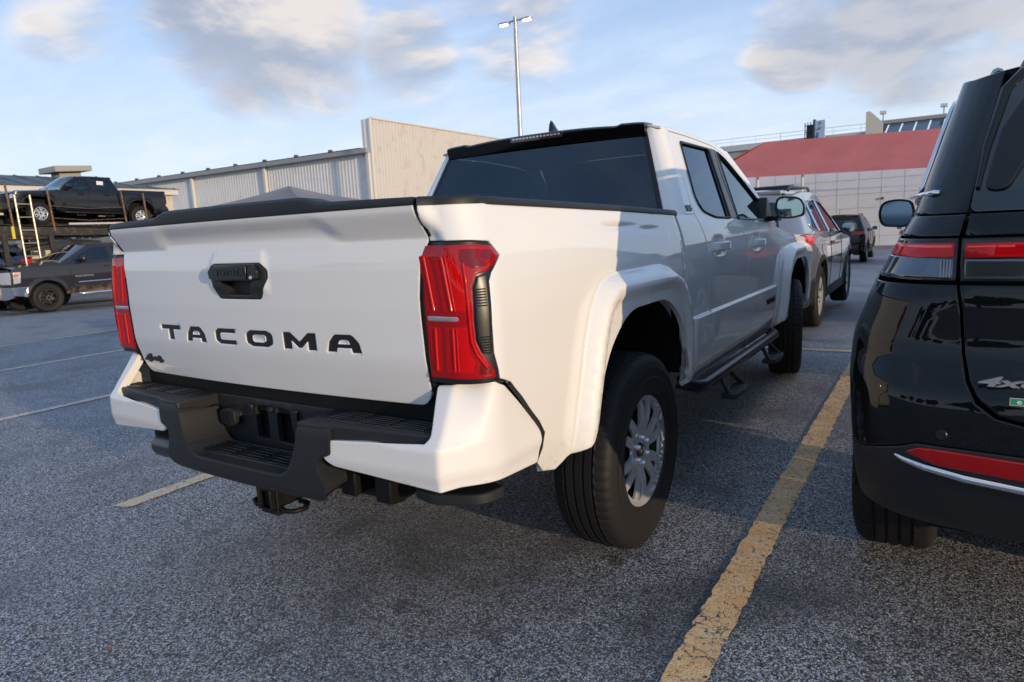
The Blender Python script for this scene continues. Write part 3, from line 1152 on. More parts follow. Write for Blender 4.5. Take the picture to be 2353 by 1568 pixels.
def plan(pts, rad):
    """open polyline with rounded knees -> arclength sampler"""
    P = [Vector((*p, 0)) for p in pts]
    out = [P[0]]
    for a, b, c, r in zip(P[:-2], P[1:-1], P[2:], rad):
        d1, d2 = (a - b), (c - b)
        k_ = min(r, d1.length * .45, d2.length * .45)
        s, e = b + d1.normalized() * k_, b + d2.normalized() * k_
        for j in range(9):
            t = j / 8
            out.append(s * (1 - t) ** 2 + b * 2 * t * (1 - t) + e * t * t)
    out.append(P[-1])
    A = np.array([(p.x, p.y) for p in out])
    L = np.concatenate([[0], np.cumsum(np.hypot(*np.diff(A, axis=0).T))])

    def f(s):
        return np.interp(s, L, A[:, 0]), np.interp(s, L, A[:, 1])

    def nrm(s):
        e = .012
        x0, y0 = f(np.asarray(s) - e)
        x1, y1 = f(np.asarray(s) + e)
        tx, ty = x1 - x0, y1 - y0
        l = np.hypot(tx, ty) + 1e-9
        return ty / l, -tx / l
    return f, nrm, L[-1], A, L


bpl, bpn, bL, _, _ = plan([(.30, -1.150), (.80, -1.128), (.886, -.985), (.890, -.66)], [.012, .05])
b_in = profile([.58, .615, .645, .70, .88], [.012, .008, .0, .002, .004], .004)
b_ln = profile([.60, .715, .735, .88], [0, 0, .018, .112], .004)


def bumper(s, z):
    s, z = np.asarray(s, float), np.asarray(z, float)
    x, y = bpl(s)
    nx_, ny_ = bpn(s)
    i = b_in(z)
    k = 1 - sst(.49, .72, s)
    return x - nx_ * i - .014 * sst(.72, .88, z) * k, y - ny_ * i + b_ln(z) * k, z


bc_out = rpoly([(.105, .700, .012), (.45, .727), (.463, .742, .01), (.448, .862, .008), (.53, .868), (.660, .874, .01), (.722, .852, .01), (.824, .757, .02), (.904, .668, .03), (.888, .580, .01), (.56, .604), (.50, .600, .01), (.12, .624, .02), (.088, .648, .02)], 4)
bc = panel('bumper_corner', bumper, bc_out, step=.014, lip=.03, m=WHITE_LOW, parent=BP, out=(1, -1, 0), rnd=.002, inset=.005, lines=[[(.08, .645), (.9, .645)], [(.40, .7205), (.9, .7205)], [(.40, .7385), (.9, .7385)], [(.497, .60), (.497, .88)], [(.506, .60), (.506, .88)]])
# black centre with the dropped step
cen_out = rpoly([(-.43, .740, .01), (-.305, .742, .02), (-.278, .64, .05), (-.235, .572, .05), (.235, .572, .05), (.278, .64, .05), (.305, .742, .02), (.43, .740, .01), (.425, .66, .01), (.372, .640, .02), (.378, .600, .02), (.405, .55, .03), (.37, .500, .03), (-.37, .500, .03), (-.405, .55, .03), (-.378, .600, .02), (-.372, .640, .02), (-.425, .66, .01)], 5)
cpr = profile([.48, .53, .60, .72, .75], [.035, .0, -.004, .0, .010], .01)
cenf = lambda x, z: (x, -1.165 + cpr(z) + .09 * np.asarray(x) ** 2, z)
panel('bumper_centre', cenf, cen_out, step=.018, lip=.15, m=BLK, parent=BP, out=(0, -1, 0), rnd=.004, inset=.010)


def ribbed(name, x0, x1, y0, y1, z, nx_, ny_, parent):
    """a step pad: slab with raised cells"""
    b = MB().box(x0, x1, y0, y1, z - .02, z)
    wx, wy = (x1 - x0) / nx_, (y1 - y0) / ny_
    p = b.build(name, BLK, parent, bevel=.004)
    for i in range(nx_):
        c = MB()
        for j in range(ny_):
            cx0, cy0 = x0 + i * wx + .006, y0 + j * wy + .004
            c.box(cx0, cx0 + wx - .012, cy0, cy0 + wy - .008, z + .0005, z + .0045)
        c.build('tread_rib', BLK2, p, bevel=.0015, seg=1)
    return p


padm = MB()
for s in (1, -1):
    pts = []
    for x in np.linspace(.30, .775, 14):
        pts.append((s * x, -1.160 + .09 * x * x + (.0 if x < .43 else .012)))
    poly = pts + [(s * .775, -.985), (s * .30, -.985)]
    MB().prism(poly if s < 0 else poly[::-1], .700, .7445, 'z').build('step_top', BLK, BP, bevel=.006)
    ribbed('step_pad', min(s * .36, s * .73), max(s * .36, s * .73), -1.090, -1.012, .7475, 3, 5, BP)
ribbed('step_pad', -.215, .215, -1.128, -1.03, .583, 3, 5, BP)
MB().box(-.30, .30, -1.14, -.99, .545, .566).build('step_floor', BLK, BP, bevel=.004)
# plate carrier wall between the steps
pw = panel('plate_wall', lambda x, z: (x, -1.000 + 0 * x, z), rpoly([(-.30, .742), (.30, .742), (.30, .57), (-.30, .57)]),
           [rpoly([(-.095, .715, .006), (-.030, .722, .006), (-.030, .604, .006), (-.095, .604, .006)], 2), rpoly([(.015, .722, .006), (.080, .715, .006), (.098, .60, .006), (.015, .604, .006)], 2)],
           step=.05, lip=.02, m=BLK, parent=BP, out=(0, -1, 0))
MB().box(-.11, .11, -.965, -.955, .59, .73).build('plate_backing', DARK, pw)
for x in (-.118, .108):
    MB().box(x, x + .022, -1.012, -.999, .690, .722).build('plate_clip', BLK2, pw, bevel=.002)
MB().lathe([(.0005, 0), (.010, 0), (.013, .004), (.013, .01)], 16, Matrix.Translation((-.007, -1.012, .712)) @ Matrix.Rotation(R_(90), 4, 'Z')).build('bolt', BLK2, pw)
tc = MB().lathe([(.0005, -.012), (.030, -.012), (.034, -.006), (.036, .02)], 24, Matrix.Translation((-.205, -1.018, .672)) @ Matrix.Rotation(R_(90), 4, 'Z')).build('trailer_socket', BLK2, BP)
MB().prism(rpoly([(-.245, .695, .01), (-.190, .705, .01), (-.166, .695, .01), (-.166, .650, .01), (-.190, .640, .01), (-.245, .648, .01)], 3), -1.034, -1.010, 'y').build('socket_cover', BLK, tc, bevel=.004)
for x in (-.232, -.220, -.208, -.196):
    MB().box(x, x + .005, -1.037, -1.033, .655, .690).build('cover_rib', BLK2, tc)
# recess under tailgate
MB().box(-.74, .74, -.990, -.97, .70, .81).build('sill_panel', UNDER, BP)
MB().prism([(.745, -1.015), (.80, -1.0), (.88, -.93), (.88, -.90), (.745, -.95)], .86, .885, 'z').build('corner_filler', BLK, BP)
# hitch
ht = MB()
for (x0, x1, z0, z1) in ((-.034, -.026, .385, .462), (.026, .034, .385, .462), (-.034, .034, .454, .462), (-.034, .034, .385, .393)):
    ht.box(x0, x1, -1.075, -.85, z0, z1)
HT = ht.build('hitch_receiver', UNDER, BP, bevel=.003)
MB().box(-.026, .026, -1.0, -.995, .393, .454).build('receiver_bore', DARK, HT)
MB().prism([(-.045, .365), (.045, .365), (.042, .385), (.042, .50), (-.042, .50), (-.042, .385)], -1.055, -1.035, 'y').build('receiver_plate', UNDER, HT, bevel=.002)
for s in (-1, 1):
    pts = [(s * .04, -1.04, .388), (s * .07, -1.05, .386), (s * .105, -1.035, .386), (s * .115, -1.0, .387), (s * .09, -.97, .388), (s * .05, -.97, .389)]
    MB().tube(pts, .009, 8).build('chain_loop', UNDER, HT, smooth=60)
MB().tube([(-.42, -.86, .44), (.42, -.86, .44)], .03, 12).build('hitch_crossbar', UNDER, HT, smooth=60)
# bracket and step under the right corner
bs = MB().prism(rpoly([(.64, -1.05, .02), (.72, -1.07, .02), (.855, -1.02, .05), (.875, -.93, .02), (.77, -.90, .02), (.66, -.97, .02)], 4), .535, .568, 'z').build('corner_step', BLK, BP, bevel=.010)
MB().tube([(.74, -.96, .54), (.66, -.92, .57), (.60, -.85, .60)], .022, 8).build('step_arm', UNDER, bs, smooth=60)
for x in (-.64, .36, .50):
    MB().box(x, x + .06, -1.06, -.90, .50, .63).build('bumper_bracket', UNDER, BP, bevel=.006)
# exhaust can at the left
MB().lathe([(.0005, -.53), (.060, -.53), (.066, -.515), (.066, -.25), (.0005, -.25)], 28, Matrix.Translation((0, -1.075, .553)) @ Matrix.Scale(.75, 4, (0, 0, 1))).build('silencer', BLK2, TRUCK, smooth=45)

# ---- cab rear
yc_back = lambda z: .700 + (np.asarray(z) - 1.30) * .42
RP = .060


def cab_wrap(t, z):
    t, z = np.asarray(t, float), np.asarray(z, float)
    yb = yc_back(z)
    S = side_x(np.maximum(yb + t, yb + RP), z)
    x, y = corner(S, yb, RP, t)
    return x, y, z


seam_r = [(.975, 1.715), (.955, 1.60), (.925, 1.48), (.880, 1.36), (.882, 1.29), (.93, 1.20), (.962, 1.10), (.968, .80), (.962, .62), (.945, .50)]


def tc_(y, z):
    return y - float(yc_back(z))


rear_edge = lambda z: float(RP - RP * math.pi / 2 - .035)
# side of the cab behind the rear door, with the rear pillar
pil = [(rear_edge(0), 1.735)] + [(tc_(1.06, 1.742), 1.742), (tc_(1.06, 1.722), 1.722)] + [(tc_(y - .004, z), z) for y, z in seam_r[0:]]
pil += [(tc_(.70, .50), .50), (tc_(.612, .53), .53), (tc_(.600, .80), .80), (tc_(.592, 1.05), 1.05), (tc_(.588, 1.25), 1.25)]
cabc = panel('rear_pillar', cab_wrap, pil + [(rear_edge(0), 1.25)], step=STEP, lip=.02, m=WHITE, parent=TRUCK, out=(1, 0, 0)) if False else None
# (the pillar is split in two panels so that the lower part may stay in side coordinates)
low = [(y - .004, z) for y, z in seam_r if z < 1.31]
cab_low = panel('cab_corner', side, [(.592, 1.298)] + [(.878, 1.298)] + low + [(.70, .495), (.612, .52), (.595, .80), (.605, 1.05), (.600, 1.20)], step=STEP, lip=.02, m=WHITE, parent=TRUCK, out=(1, 0, 0), lines=CREASE_D)
up = [(y - .004, z) for y, z in seam_r if z > 1.31]
pil = [(rear_edge(0), 1.7325), (tc_(.985, 1.735), 1.735)] + [(tc_(y, z), z) for y, z in up] + [(tc_(.877, 1.2985), 1.2985), (rear_edge(0), 1.2985)]
cabc = panel('rear_pillar', cab_wrap, pil, step=STEP, lip=.02, m=WHITE, parent=TRUCK, out=(1, 0, 0), rnd=.0005)

# roof
ROOF_Y0, ROOF_Y1 = .865, 2.02


def roof_edge_z(y):
    return np.interp(y, [.8, 1.0, 1.5, 1.8, 2.05, 2.7], [1.728, 1.735, 1.733, 1.716, 1.686, 1.20])


def roof_edge_x(y):
    return side_x(np.asarray(y, float), roof_edge_z(y))


def roof(x, y):
    ez, ex = roof_edge_z(y), roof_edge_x(y)
    k = np.clip(np.abs(x) / ex, 0, 1)
    return x, y, ez + 0.046 * (1 - k ** 2.6) + .006 * sst(.70, .86, k) * sst(1.0, .90, k)


ry = np.linspace(.88, 2.02, 18)
rl = [(float(roof_edge_x(np.array([y]))[0]) - .001, y) for y in ry]
panel('roof', roof, rl + [(-x, y) for x, y in rl[::-1]], step=.025, lip=.01, m=WHITE, parent=TRUCK, out=(0, 0, 1))

# doors
win_r = rpoly([(1.095, 1.672, .02), (.978, 1.375, .05), (1.02, 1.312, .08), (1.21, 1.280, .04), (1.495, 1.274, .01), (1.598, 1.672, .015)], 5)
win_f = rpoly([(1.662, 1.268, .01), (1.765, 1.668, .015), (1.90, 1.632, .08), (2.13, 1.515, .1), (2.40, 1.360, .1), (2.545, 1.248, .02)], 5)
seam_b = [(1.70, 1.70), (1.662, 1.50), (1.650, 1.30), (1.675, 1.22), (1.775, 1.12), (1.790, 1.0), (1.790, .60), (1.785, .475)]
rd_out = seam_r[:-1] + [(.955, .498), (1.785 - .003, .480)] + [(y - .003, z) for y, z in seam_b[::-1]] + [(1.34, 1.714)]
RD = panel('rear_door', side, rd_out, [win_r], step=STEP, lip=.02, m=WHITE, parent=TRUCK, out=(1, 0, 0), lines=CREASE_D + CREASE_F)
seam_f = [(2.60, 1.222), (2.665, 1.10), (2.70, .95), (2.685, .70), (2.60, .47)]
fd_top = [(1.705, 1.700), (1.80, 1.690), (1.93, 1.660), (2.15, 1.545), (2.42, 1.392), (2.575, 1.262)]
fd_out = [(y + .003, z) for y, z in seam_b[::-1]] + fd_top + seam_f
FD = panel('front_door', side, fd_out, [win_f], step=STEP, lip=.02, m=WHITE, parent=TRUCK, out=(1, 0, 0), lines=CREASE_D + CREASE_F)
# window glass, pillar trim and weather strips
for D_, w_, nm in ((RD, win_r, TINT), (FD, win_f, CLEARG)):
    c_ = np.mean(w_, 0)
    panel('window', side, [tuple(c_ + (np.array(p) - c_) * 1.01) for p in w_], step=.06, lip=0, m=nm, parent=D_, out=(1, 0, 0), off=-.008, inset=0, rnd=0)
    r_ = [(float(side_x(np.array([p[0]]), np.array([p[1]]))[0]) + .001, p[0], p[1]) for p in w_ + [w_[0]]]
    MB().tube(r_, .007, 6).build('window_seal', BLK2, D_, smooth=60)
panel('pillar_trim', side, [(1.500, 1.272), (1.606, 1.678), (1.694, 1.680), (1.655, 1.50), (1.645, 1.30), (1.652, 1.268)], step=.03, lip=.004, m=BLK2, parent=RD, out=(1, 0, 0), off=.003)
panel('pillar_trim', side, [(1.655, 1.266), (1.665, 1.50), (1.706, 1.680), (1.768, 1.674), (1.668, 1.266)], step=.03, lip=.004, m=BLK2, parent=FD, out=(1, 0, 0), off=.003)
# strip above the doors: roof rail and windscreen pillar
rail_o = [(.981, 1.720), (1.34, 1.719), (1.70, 1.705), (1.80, 1.695), (1.935, 1.664), (2.155, 1.549), (2.425, 1.396), (2.58, 1.266), (2.605, 1.226), (2.70, 1.215), (2.30, 1.54), (2.05, 1.688), (1.8, 1.7205), (1.5, 1.7385), (.985, 1.7405)]
panel('roof_rail', side, rail_o, step=STEP, lip=.015, m=WHITE, parent=TRUCK, out=(1, 0, 0))
# handles
for D_, (hy, hz) in ((RD, HANDLES[0]), (FD, HANDLES[1])):
    xs0 = float(side_x(np.array([hy + .13]), np.array([hz]))[0])
    h_ = MB()
    h_.prism([(xs0 - .010, hy - .105), (xs0 + .026, hy - .100), (xs0 + .040, hy - .07), (xs0 + .042, hy + .06), (xs0 + .030, hy + .10), (xs0 - .010, hy + .105), (xs0 - .010, hy + .07), (xs0 + .018, hy + .05), (xs0 + .018, hy - .055), (xs0 - .010, hy - .075)], hz - .022, hz + .022, 'z')
    h_.build('door_handle', WHITE, D_, bevel=.006)
# SR5 on the pillar, name on the door
xs0 = float(side_x(np.array([.80]), np.array([1.325]))[0])
for (s, sz, y_, z_, P_, sp) in (('SR5', .040, .815, 1.326, TRUCK, 1.0), ('TACOMA', .050, 2.33, .716, FD, 1.0)):
    x_ = float(side_x(np.array([y_]), np.array([z_]))[0])
    xu = float(side_x(np.array([y_]), np.array([z_ + .03]))[0])
    text_mesh('badge', s, sz, BLK2, P_, frame((x_ + .002, y_, z_), (0, 1, 0), (xu - x_, 0, .03)), .003, sp, xs=1.25, bold=.0015)

# fender, bonnet, windscreen, front
ff_out = [(y + .005, z) for y, z in seam_f] + [(2.70, .47), (2.85, .49)] + [p for p in AR_F if p[1] > .49] + [(3.865, .50), (4.02, .56), (4.05, .72), (4.02, .80), (4.05, .93), (4.03, 1.03), (3.90, 1.075), (3.4, 1.12), (3.0, 1.155), (2.70, 1.195)]
FF = panel('front_fender', side, ff_out, step=STEP, lip=.02, m=WHITE, parent=TRUCK, out=(1, 0, 0), lines=CREASE_F)


def hood_edge(y):
    z = np.interp(y, [2.6, 2.70, 3.0, 3.4, 3.9, 4.03], [1.21, 1.198, 1.158, 1.123, 1.078, 1.035])
    return side_x(np.asarray(y, float), z), z


def hood(x, y):
    ex, ez = hood_edge(y)
    k = np.clip(np.abs(x) / ex, 0, 1)
    return x, y, ez + .055 * (1 - k ** 2.2) + .018 * sst(.55, .66, k) * sst(1, .8, k) - .05 * np.maximum(0, (np.asarray(y) - 3.85) / .2) ** 2


hy = np.linspace(2.71, 4.02, 20)
hl = [(float(hood_edge(np.array([y]))[0][0]) - .003, y) for y in hy]
panel('bonnet', hood, hl + [(-x, y) for x, y in hl[::-1]], step=.04, lip=.02, m=WHITE, parent=TRUCK, out=(0, 0, 1))


def screen(x, q):
    x, q = np.asarray(x, float), np.asarray(q, float)
    y = 2.05 + .66 * q
    z = roof_edge_z(y) + .02
    ex = side_x(y, roof_edge_z(y))
    return x * ex, y + .10 * (1 - x ** 2), z + .03 * (1 - x ** 2) * (1 - q)


panel('windscreen', screen, [(-.97, 0), (.97, 0), (.97, 1), (-.97, 1)], step=.1, lip=0, m=CLEARG, parent=TRUCK, out=(0, 1, 1), inset=0, rnd=0)
fr = lambda x, z: (x, 4.20 - .26 * np.abs(np.asarray(x) / .80) ** 2.4 - .06 * sst(.9, 1.06, z) - .05 * sst(.55, .42, z), z)
panel('front_bumper', fr, [(-.80, .80), (-.62, .74), (.62, .74), (.80, .80), (.80, .56), (.66, .44), (-.66, .44), (-.80, .56)], step=.05, lip=.04, m=WHITE, parent=TRUCK, out=(0, 1, 0))
gr = panel('grille', fr, rpoly([(-.56, 1.0, .03), (.56, 1.0, .03), (.60, .755, .03), (-.60, .755, .03)]), step=.06, lip=.04, m=BLK, parent=TRUCK, out=(0, 1, 0), off=-.01)
for z in (.81, .87, .93):
    MB().tube([(x, float(fr(np.array([x]), np.array([z]))[1][0]) + .002, z) for x in np.linspace(-.55, .55, 9)], .012, 6).build('grille_bar', BLK2, gr, smooth=60)
panel('front_panel', fr, [(-.80, 1.035), (.80, 1.035), (.80, .82), (.62, .76), (.60, 1.012), (-.60, 1.012), (-.62, .76), (-.80, .82)], step=.05, lip=.04, m=WHITE, parent=TRUCK, out=(0, 1, 0), off=-.004)
hlR = panel('headlamp', fr, rpoly([(.60, 1.0, .02), (.785, 1.01, .02), (.78, .87, .02), (.62, .86, .02)]), step=.05, lip=.02, m=CLEARL, parent=TRUCK, out=(0, 1, 0), off=.008)

# rear window, spoiler, brake lamp, fin
bw = lambda x, z: (x, yc_back(z) - .012 * (1 - (np.asarray(x) / .75) ** 2), z)
panel('rear_window', bw, rpoly([(-.735, 1.302, .01), (.735, 1.302, .01), (.600, 1.700, .02), (-.600, 1.700, .02)], 3), step=.08, lip=.004, m=TINT, parent=TRUCK, out=(0, -1, 0), off=.002)
panel('cab_back', lambda x, z: (x, np.maximum(yc_back(z), .70), z), [(-.78, .60), (.78, .60), (.78, 1.30), (-.78, 1.30)], step=.2, lip=0, m=WHITE, parent=TRUCK, out=(0, -1, 0))
for s in (-1, 1):
    panel('window_border', bw, [(s * .725, 1.3025), (s * .752, 1.3025), (s * .612, 1.712), (s * .588, 1.700)], step=.06, lip=.004, m=GLOSSBLK, parent=TRUCK, out=(0, -1, 0), off=.004)
sp = MB()
xs = np.linspace(-.608, .608, 61)
v, f = [], []
for x in xs:
    top = float(roof(np.array([abs(x) * .98]), np.array([.90]))[2][0]) - .006 + .012 * float(sst(.455, .485, abs(x)))
    bot = 1.690 + .008 * (1 - (x / .63) ** 2)
    yb = float(yc_back(1.70)) - .012 * (1 - (x / .75) ** 2)
    v += [(x, yb + .010, bot), (x, yb - .012, bot + .004), (x, yb - .022, (bot + top) / 2), (x, yb - .026, top - .012), (x, yb - .016, top - .002), (x, yb + .09, top + .002)]
f = [(i * 6 + j, i * 6 + j + 1, (i + 1) * 6 + j + 1, (i + 1) * 6 + j) for i in range(len(xs) - 1) for j in range(5)]
f += [tuple(range(6)), tuple((len(xs) - 1) * 6 + j for j in range(6))[::-1]]
SPO = sp.add(v, f).build('roof_spoiler', GLOSSBLK, TRUCK, smooth=50)
yl = float(yc_back(1.70)) - .012 - .024
bl = MB().prism(rpoly([(-.165, 1.762, .006), (.165, 1.762, .006), (.160, 1.734, .006), (-.160, 1.734, .006)], 3), yl - .004, yl + .03, 'y').build('brake_lamp', mat('smoked_red', (.02, .004, .005), .15, coat=1.0), SPO, bevel=.002)
for i in range(14):
    x = -.14 + i * .0215
    MB().box(x - .007, x + .007, yl - .0055, yl - .0038, 1.748, 1.756).build('lamp_segment', CLEARL, bl)
fin = MB()
prof = [(0, .0, .030), (.02, .028, .028), (.045, .060, .016), (.060, .072, .006)]
fv, ff = [], []
zr0 = float(roof(np.array([0.]), np.array([1.05]))[2][0])
secs = [(.985, .004, .0), (.99, .012, .064), (1.005, .016, .080), (1.03, .019, .072), (1.07, .024, .040), (1.12, .020, .016), (1.16, .004, .001)]
for (y, hw, h) in secs:
    for (a, b) in ((-1, 0), (-.75, .35), (-.28, .85), (0, 1), (.28, .85), (.75, .35), (1, 0)):
        fv.append((a * hw, y, zr0 - .004 + b * h))
ff = [(i * 7 + j, i * 7 + j + 1, (i + 1) * 7 + j + 1, (i + 1) * 7 + j) for i in range(len(secs) - 1) for j in range(6)]
raw('antenna_fin', fv, ff, GLOSSBLK, TRUCK, 60)

# mirror
MR = bpy.data.objects.new('door_mirror', None)
link(MR, TRUCK)
mo = rpoly([(.925, 1.385, .03), (.965, 1.402, .02), (1.075, 1.388, .05), (1.108, 1.335, .04), (1.100, 1.268, .02), (1.03, 1.252, .03), (.945, 1.255, .03), (.918, 1.31, .03)], 5)
cm = np.mean(mo, 0)
v, f = [], []
for (y, k_) in ((2.372, 1.0), (2.40, 1.02), (2.44, .97), (2.48, .80), (2.50, .50)):
    v += [(cm[0] + (a - cm[0]) * k_, y, cm[1] + (b - cm[1]) * k_) for a, b in mo]
n_ = len(mo)
f = [(i * n_ + j, i * n_ + (j + 1) % n_, (i + 1) * n_ + (j + 1) % n_, (i + 1) * n_ + j) for i in range(4) for j in range(n_)]
f += [tuple(range(4 * n_, 5 * n_))]
raw('mirror_housing', v, f, WHITE, MR, 40)
fr_o = [(cm[0] + (a - cm[0]) * 1.0, cm[1] + (b - cm[1]) * 1.0) for a, b in mo]
fr_i = [(cm[0] + (a - cm[0]) * .90, cm[1] + (b - cm[1]) * .88) for a, b in mo]
panel('mirror_bezel', lambda x, z: (x, 2.370 + 0 * x, z), fr_o, [fr_i], step=.02, lip=.012, m=BLK2, parent=MR, out=(0, -1, 0))
panel('mirror_glass', lambda x, z: (x, 2.380 + .06 * (x - cm[0]), z), [(cm[0] + (a - cm[0]) * .905, cm[1] + (b - cm[1]) * .885) for a, b in mo], step=.03, lip=0, m=MIRROR, parent=MR, out=(0, -1, 0))
MB().prism([(.86, 2.40), (.93, 2.385), (.95, 2.45), (.86, 2.50)], 1.242, 1.275, 'z').build('mirror_arm', BLK2, MR, bevel=.006)
MB().prism([(2.32, 1.245), (2.36, 1.40), (2.42, 1.375), (2.555, 1.25), (2.55, 1.240)], .872, .80, 'x').build('mirror_sail', BLK2, MR, bevel=.004)

# side step with two hoops
SB = MB().tube([(.80, .70, .50), (.895, .74, .475), (.905, .80, .470), (.905, 2.50, .455), (.88, 2.56, .46), (.80, 2.60, .49)], .032, 12).build('side_step', BLK2, TRUCK, smooth=60)
for y in (1.16, 2.12):
    a = MB()
    for dy in (-.13, .13):
        a.tube([(.905, y + dy * .6, .47), (.975, y + dy, .375), (.985, y + dy, .368)], .014, 8)
    a.prism(rpoly([(.935, y - .15), (1.010, y - .14), (1.02, y), (1.010, y + .14), (.935, y + .15)]), .350, .377, 'z')
    a.build('step_hoop', BLK, SB, bevel=.005)

# mirrored left side
for o_ in [SJ, BED_R, lampR, cab_low, cabc, RD, FD, FF, hlR, capc, capk, SB, bc]:
    def mtree(o, par, top=True):
        c = o.copy()
        link(c, par)
        if top:
            c.scale.x = -1
        for ch in list(o.children):
            if ch.name.startswith('badge'):
                pass
            mtree(ch, c, False)
        return c
    mtree(o_, o_.parent)
for nm in ('bed_inner', 'roof_rail', 'corner_filler'):
    mirror_of(bpy.data.objects[nm])
c = MR.copy(); link(c, TRUCK); c.scale.x = -1
for ch in list(MR.children):
    d = ch.copy(); link(d, c)

# inside and underneath
ib = MB()
ib.box(-.48, .48, -.98, .58, .84, .86)
ib.box(.48, .70, -.98, .58, .985, 1.0)
ib.box(-.70, -.48, -.98, .58, .985, 1.0)
ib.box(.465, .48, -.98, .58, .86, 1.0)
ib.box(-.48, -.465, -.98, .58, .86, 1.0)
for s in (-1, 1):
    ib.box(min(s * .70, s * .715), max(s * .70, s * .715), -.98, .58, .985, 1.32)
ib.box(-.70, .70, .585, .60, .86, 1.31)
ib.build('bed_liner', DARK, TRUCK)
ch = MB()
for s in (-1, 1):
    ch.box(min(s * .42, s * .50), max(s * .42, s * .50), -.98, 3.95, .46, .58)
for y in (-.7, .6, 1.5, 2.4):
    ch.box(-.42, .42, y, y + .08, .48, .56)
ch.build('chassis', UNDER, TRUCK, bevel=.005)
MB().box(-.80, .80, .60, 3.9, .56, .62).build('floor_pan', DARK, TRUCK)
MB().tube([(-.72, 0, .385), (-.2, 0, .385), (-.14, 0, .40), (.14, 0, .40), (.2, 0, .385), (.72, 0, .385)], [.045, .045, .11, .11, .045, .045], 14).build('rear_axle', UNDER, TRUCK, smooth=60)
sw = make_tyre(TRUCK, name='spare_tyre', seg=90)
sw.rotation_euler = (0, R_(90), 0)
sw.location = (.12, -.55, .62)
for s in (-1, 1):
    for (A, y0) in ((AR_R, 0), (AR_F, WHEELBASE)):
        lw = MB()
        pts = [p for p in A if p[1] > .54]
        n_ = len(pts)
        v = [(s * .895, a, b) for a, b in pts] + [(s * .50, a, b) for a, b in pts]
        f = [(i, i + 1, n_ + i + 1, n_ + i) for i in range(n_ - 1)] + [tuple(range(n_, 2 * n_))]
        lw.add(v, f).build('wheel_liner', DARK, TRUCK, smooth=50)
# seats and dash
for y, x in ((1.25, -.36), (1.25, 0), (1.25, .36), (2.05, -.38), (2.05, .38)):
    st = MB()
    st.box(x - .22, x + .22, y, y + .48, .72, .86)
    st.prism([(y - .06, .80), (y + .10, .80), (y - .03, 1.36), (y - .14, 1.36)], x - .21, x + .21, 'x')
    S_ = st.build('seat', mat('seat_grey', (.05, .05, .055), .8), TRUCK, bevel=.04)
    hr_ = MB().prism([(y - .13, 1.40), (y - .04, 1.40), (y - .07, 1.56), (y - .15, 1.56)], x - .11, x + .11, 'x').build('headrest', mat('seat_grey'), S_, bevel=.03)
MB().box(-.78, .78, 2.45, 2.75, .80, 1.17).build('dashboard', BLK, TRUCK, bevel=.05)
MB().lathe([(.17, -.012), (.185, 0), (.17, .012), (.155, 0), (.17, -.012)], 24, Matrix.Translation((-.38, 2.36, 1.08)) @ Matrix.Rotation(R_(70), 4, 'Z')).build('steering_wheel', BLK2, TRUCK, smooth=60)

WH = make_wheel('wheel', TRUCK)
WH.location = (.812, 0, .385)
WH.rotation_euler = (R_(12), 0, 0)
for (x, y, rz, rx_) in ((-.812, 0, math.pi, 40), (.818, WHEELBASE, 0, 75), (-.818, WHEELBASE, math.pi, 15)):
    c = copy_tree(WH, TRUCK)
    c.location = (x, y, .385)
    c.rotation_euler = (R_(rx_), 0, rz + (R_(11) if y > 1 else 0))

# ------------------------------------------------------------------ other vehicles
class Body:
    """side and rear of a car: half width w(z), rear line yb(z), corner radius, plan taper to both ends; y=0 at the rear axle"""
    def __init__(s, w, yb, r, tr=(0.0, .0), tf=(2.8, .2), flares=(), extra=None):
        s.w, s.ybf, s.r = profile(*w, .02), profile(*yb, .015), r
        s.tr, s.tf, s.fl, s.extra = tr, tf, flares, extra

    def S(s, y, z):
        y, z = np.asarray(y, float), np.asarray(z, float)
        x = s.w(z) - s.tr[1] * np.maximum(0, s.tr[0] - y) ** 2 - s.tf[1] * np.maximum(0, y - s.tf[0]) ** 2
        for (cy, cz, rad, h) in s.fl:
            d = np.hypot(y - cy, z - cz)
            x = x + h * sst(rad + .10, rad + .03, d)
        if s.extra is not None:
            x = x + s.extra(y, z)
        return x

    def side(s, y, z):
        return s.S(y, z), y, z

    def P(s, t, z):
        t, z = np.asarray(t, float), np.asarray(z, float)
        yb = s.ybf(z)
        S = s.S(np.maximum(yb + t, yb + s.r), z)
        x, y = corner(S, yb, s.r, t)
        y = np.where(t < s.r, y - .05 * (1 - np.clip(x / .75, 0, 1) ** 2), y)
        return x, y, z

    def rear(s, x, z):
        return x, s.ybf(z) - .05 * (1 - np.clip(np.abs(x) / .75, 0, 1) ** 2), z

    def ty(s, y, z):
        return (y - float(s.ybf(z)), z)

    def tx(s, x, z):
        yb = float(s.ybf(z))
        S = float(s.S(yb + s.r, z))
        return (s.r - s.r * math.pi / 2 - (S - s.r - x), z)

    def conv(s, pts):
        """('x', v, z) points lie on the rear, ('y', v, z) on the side; edges between side points are followed in y, z"""
        out = []
        n = len(pts)
        for i in range(n):
            k, a, z = pts[i]
            k2, a2, z2 = pts[(i + 1) % n]
            m = 6 if (k == 'y' and k2 == 'y') or (k == 'x' and k2 == 'x') else 1
            for j in range(m):
                q = j / m
                aa, zz = a + (a2 - a) * q, z + (z2 - z) * q
                out.append(s.tx(aa, zz) if k == 'x' else s.ty(aa, zz))
        return out


def both(o):
    """a mirrored twin of a part (with its sub-parts)"""
    c = o.copy()
    link(c, o.parent)
    c.scale.x = -o.scale.x
    c.location.x = -o.location.x
    for ch in list(o.children):
        d = ch.copy()
        link(d, c)
    return c


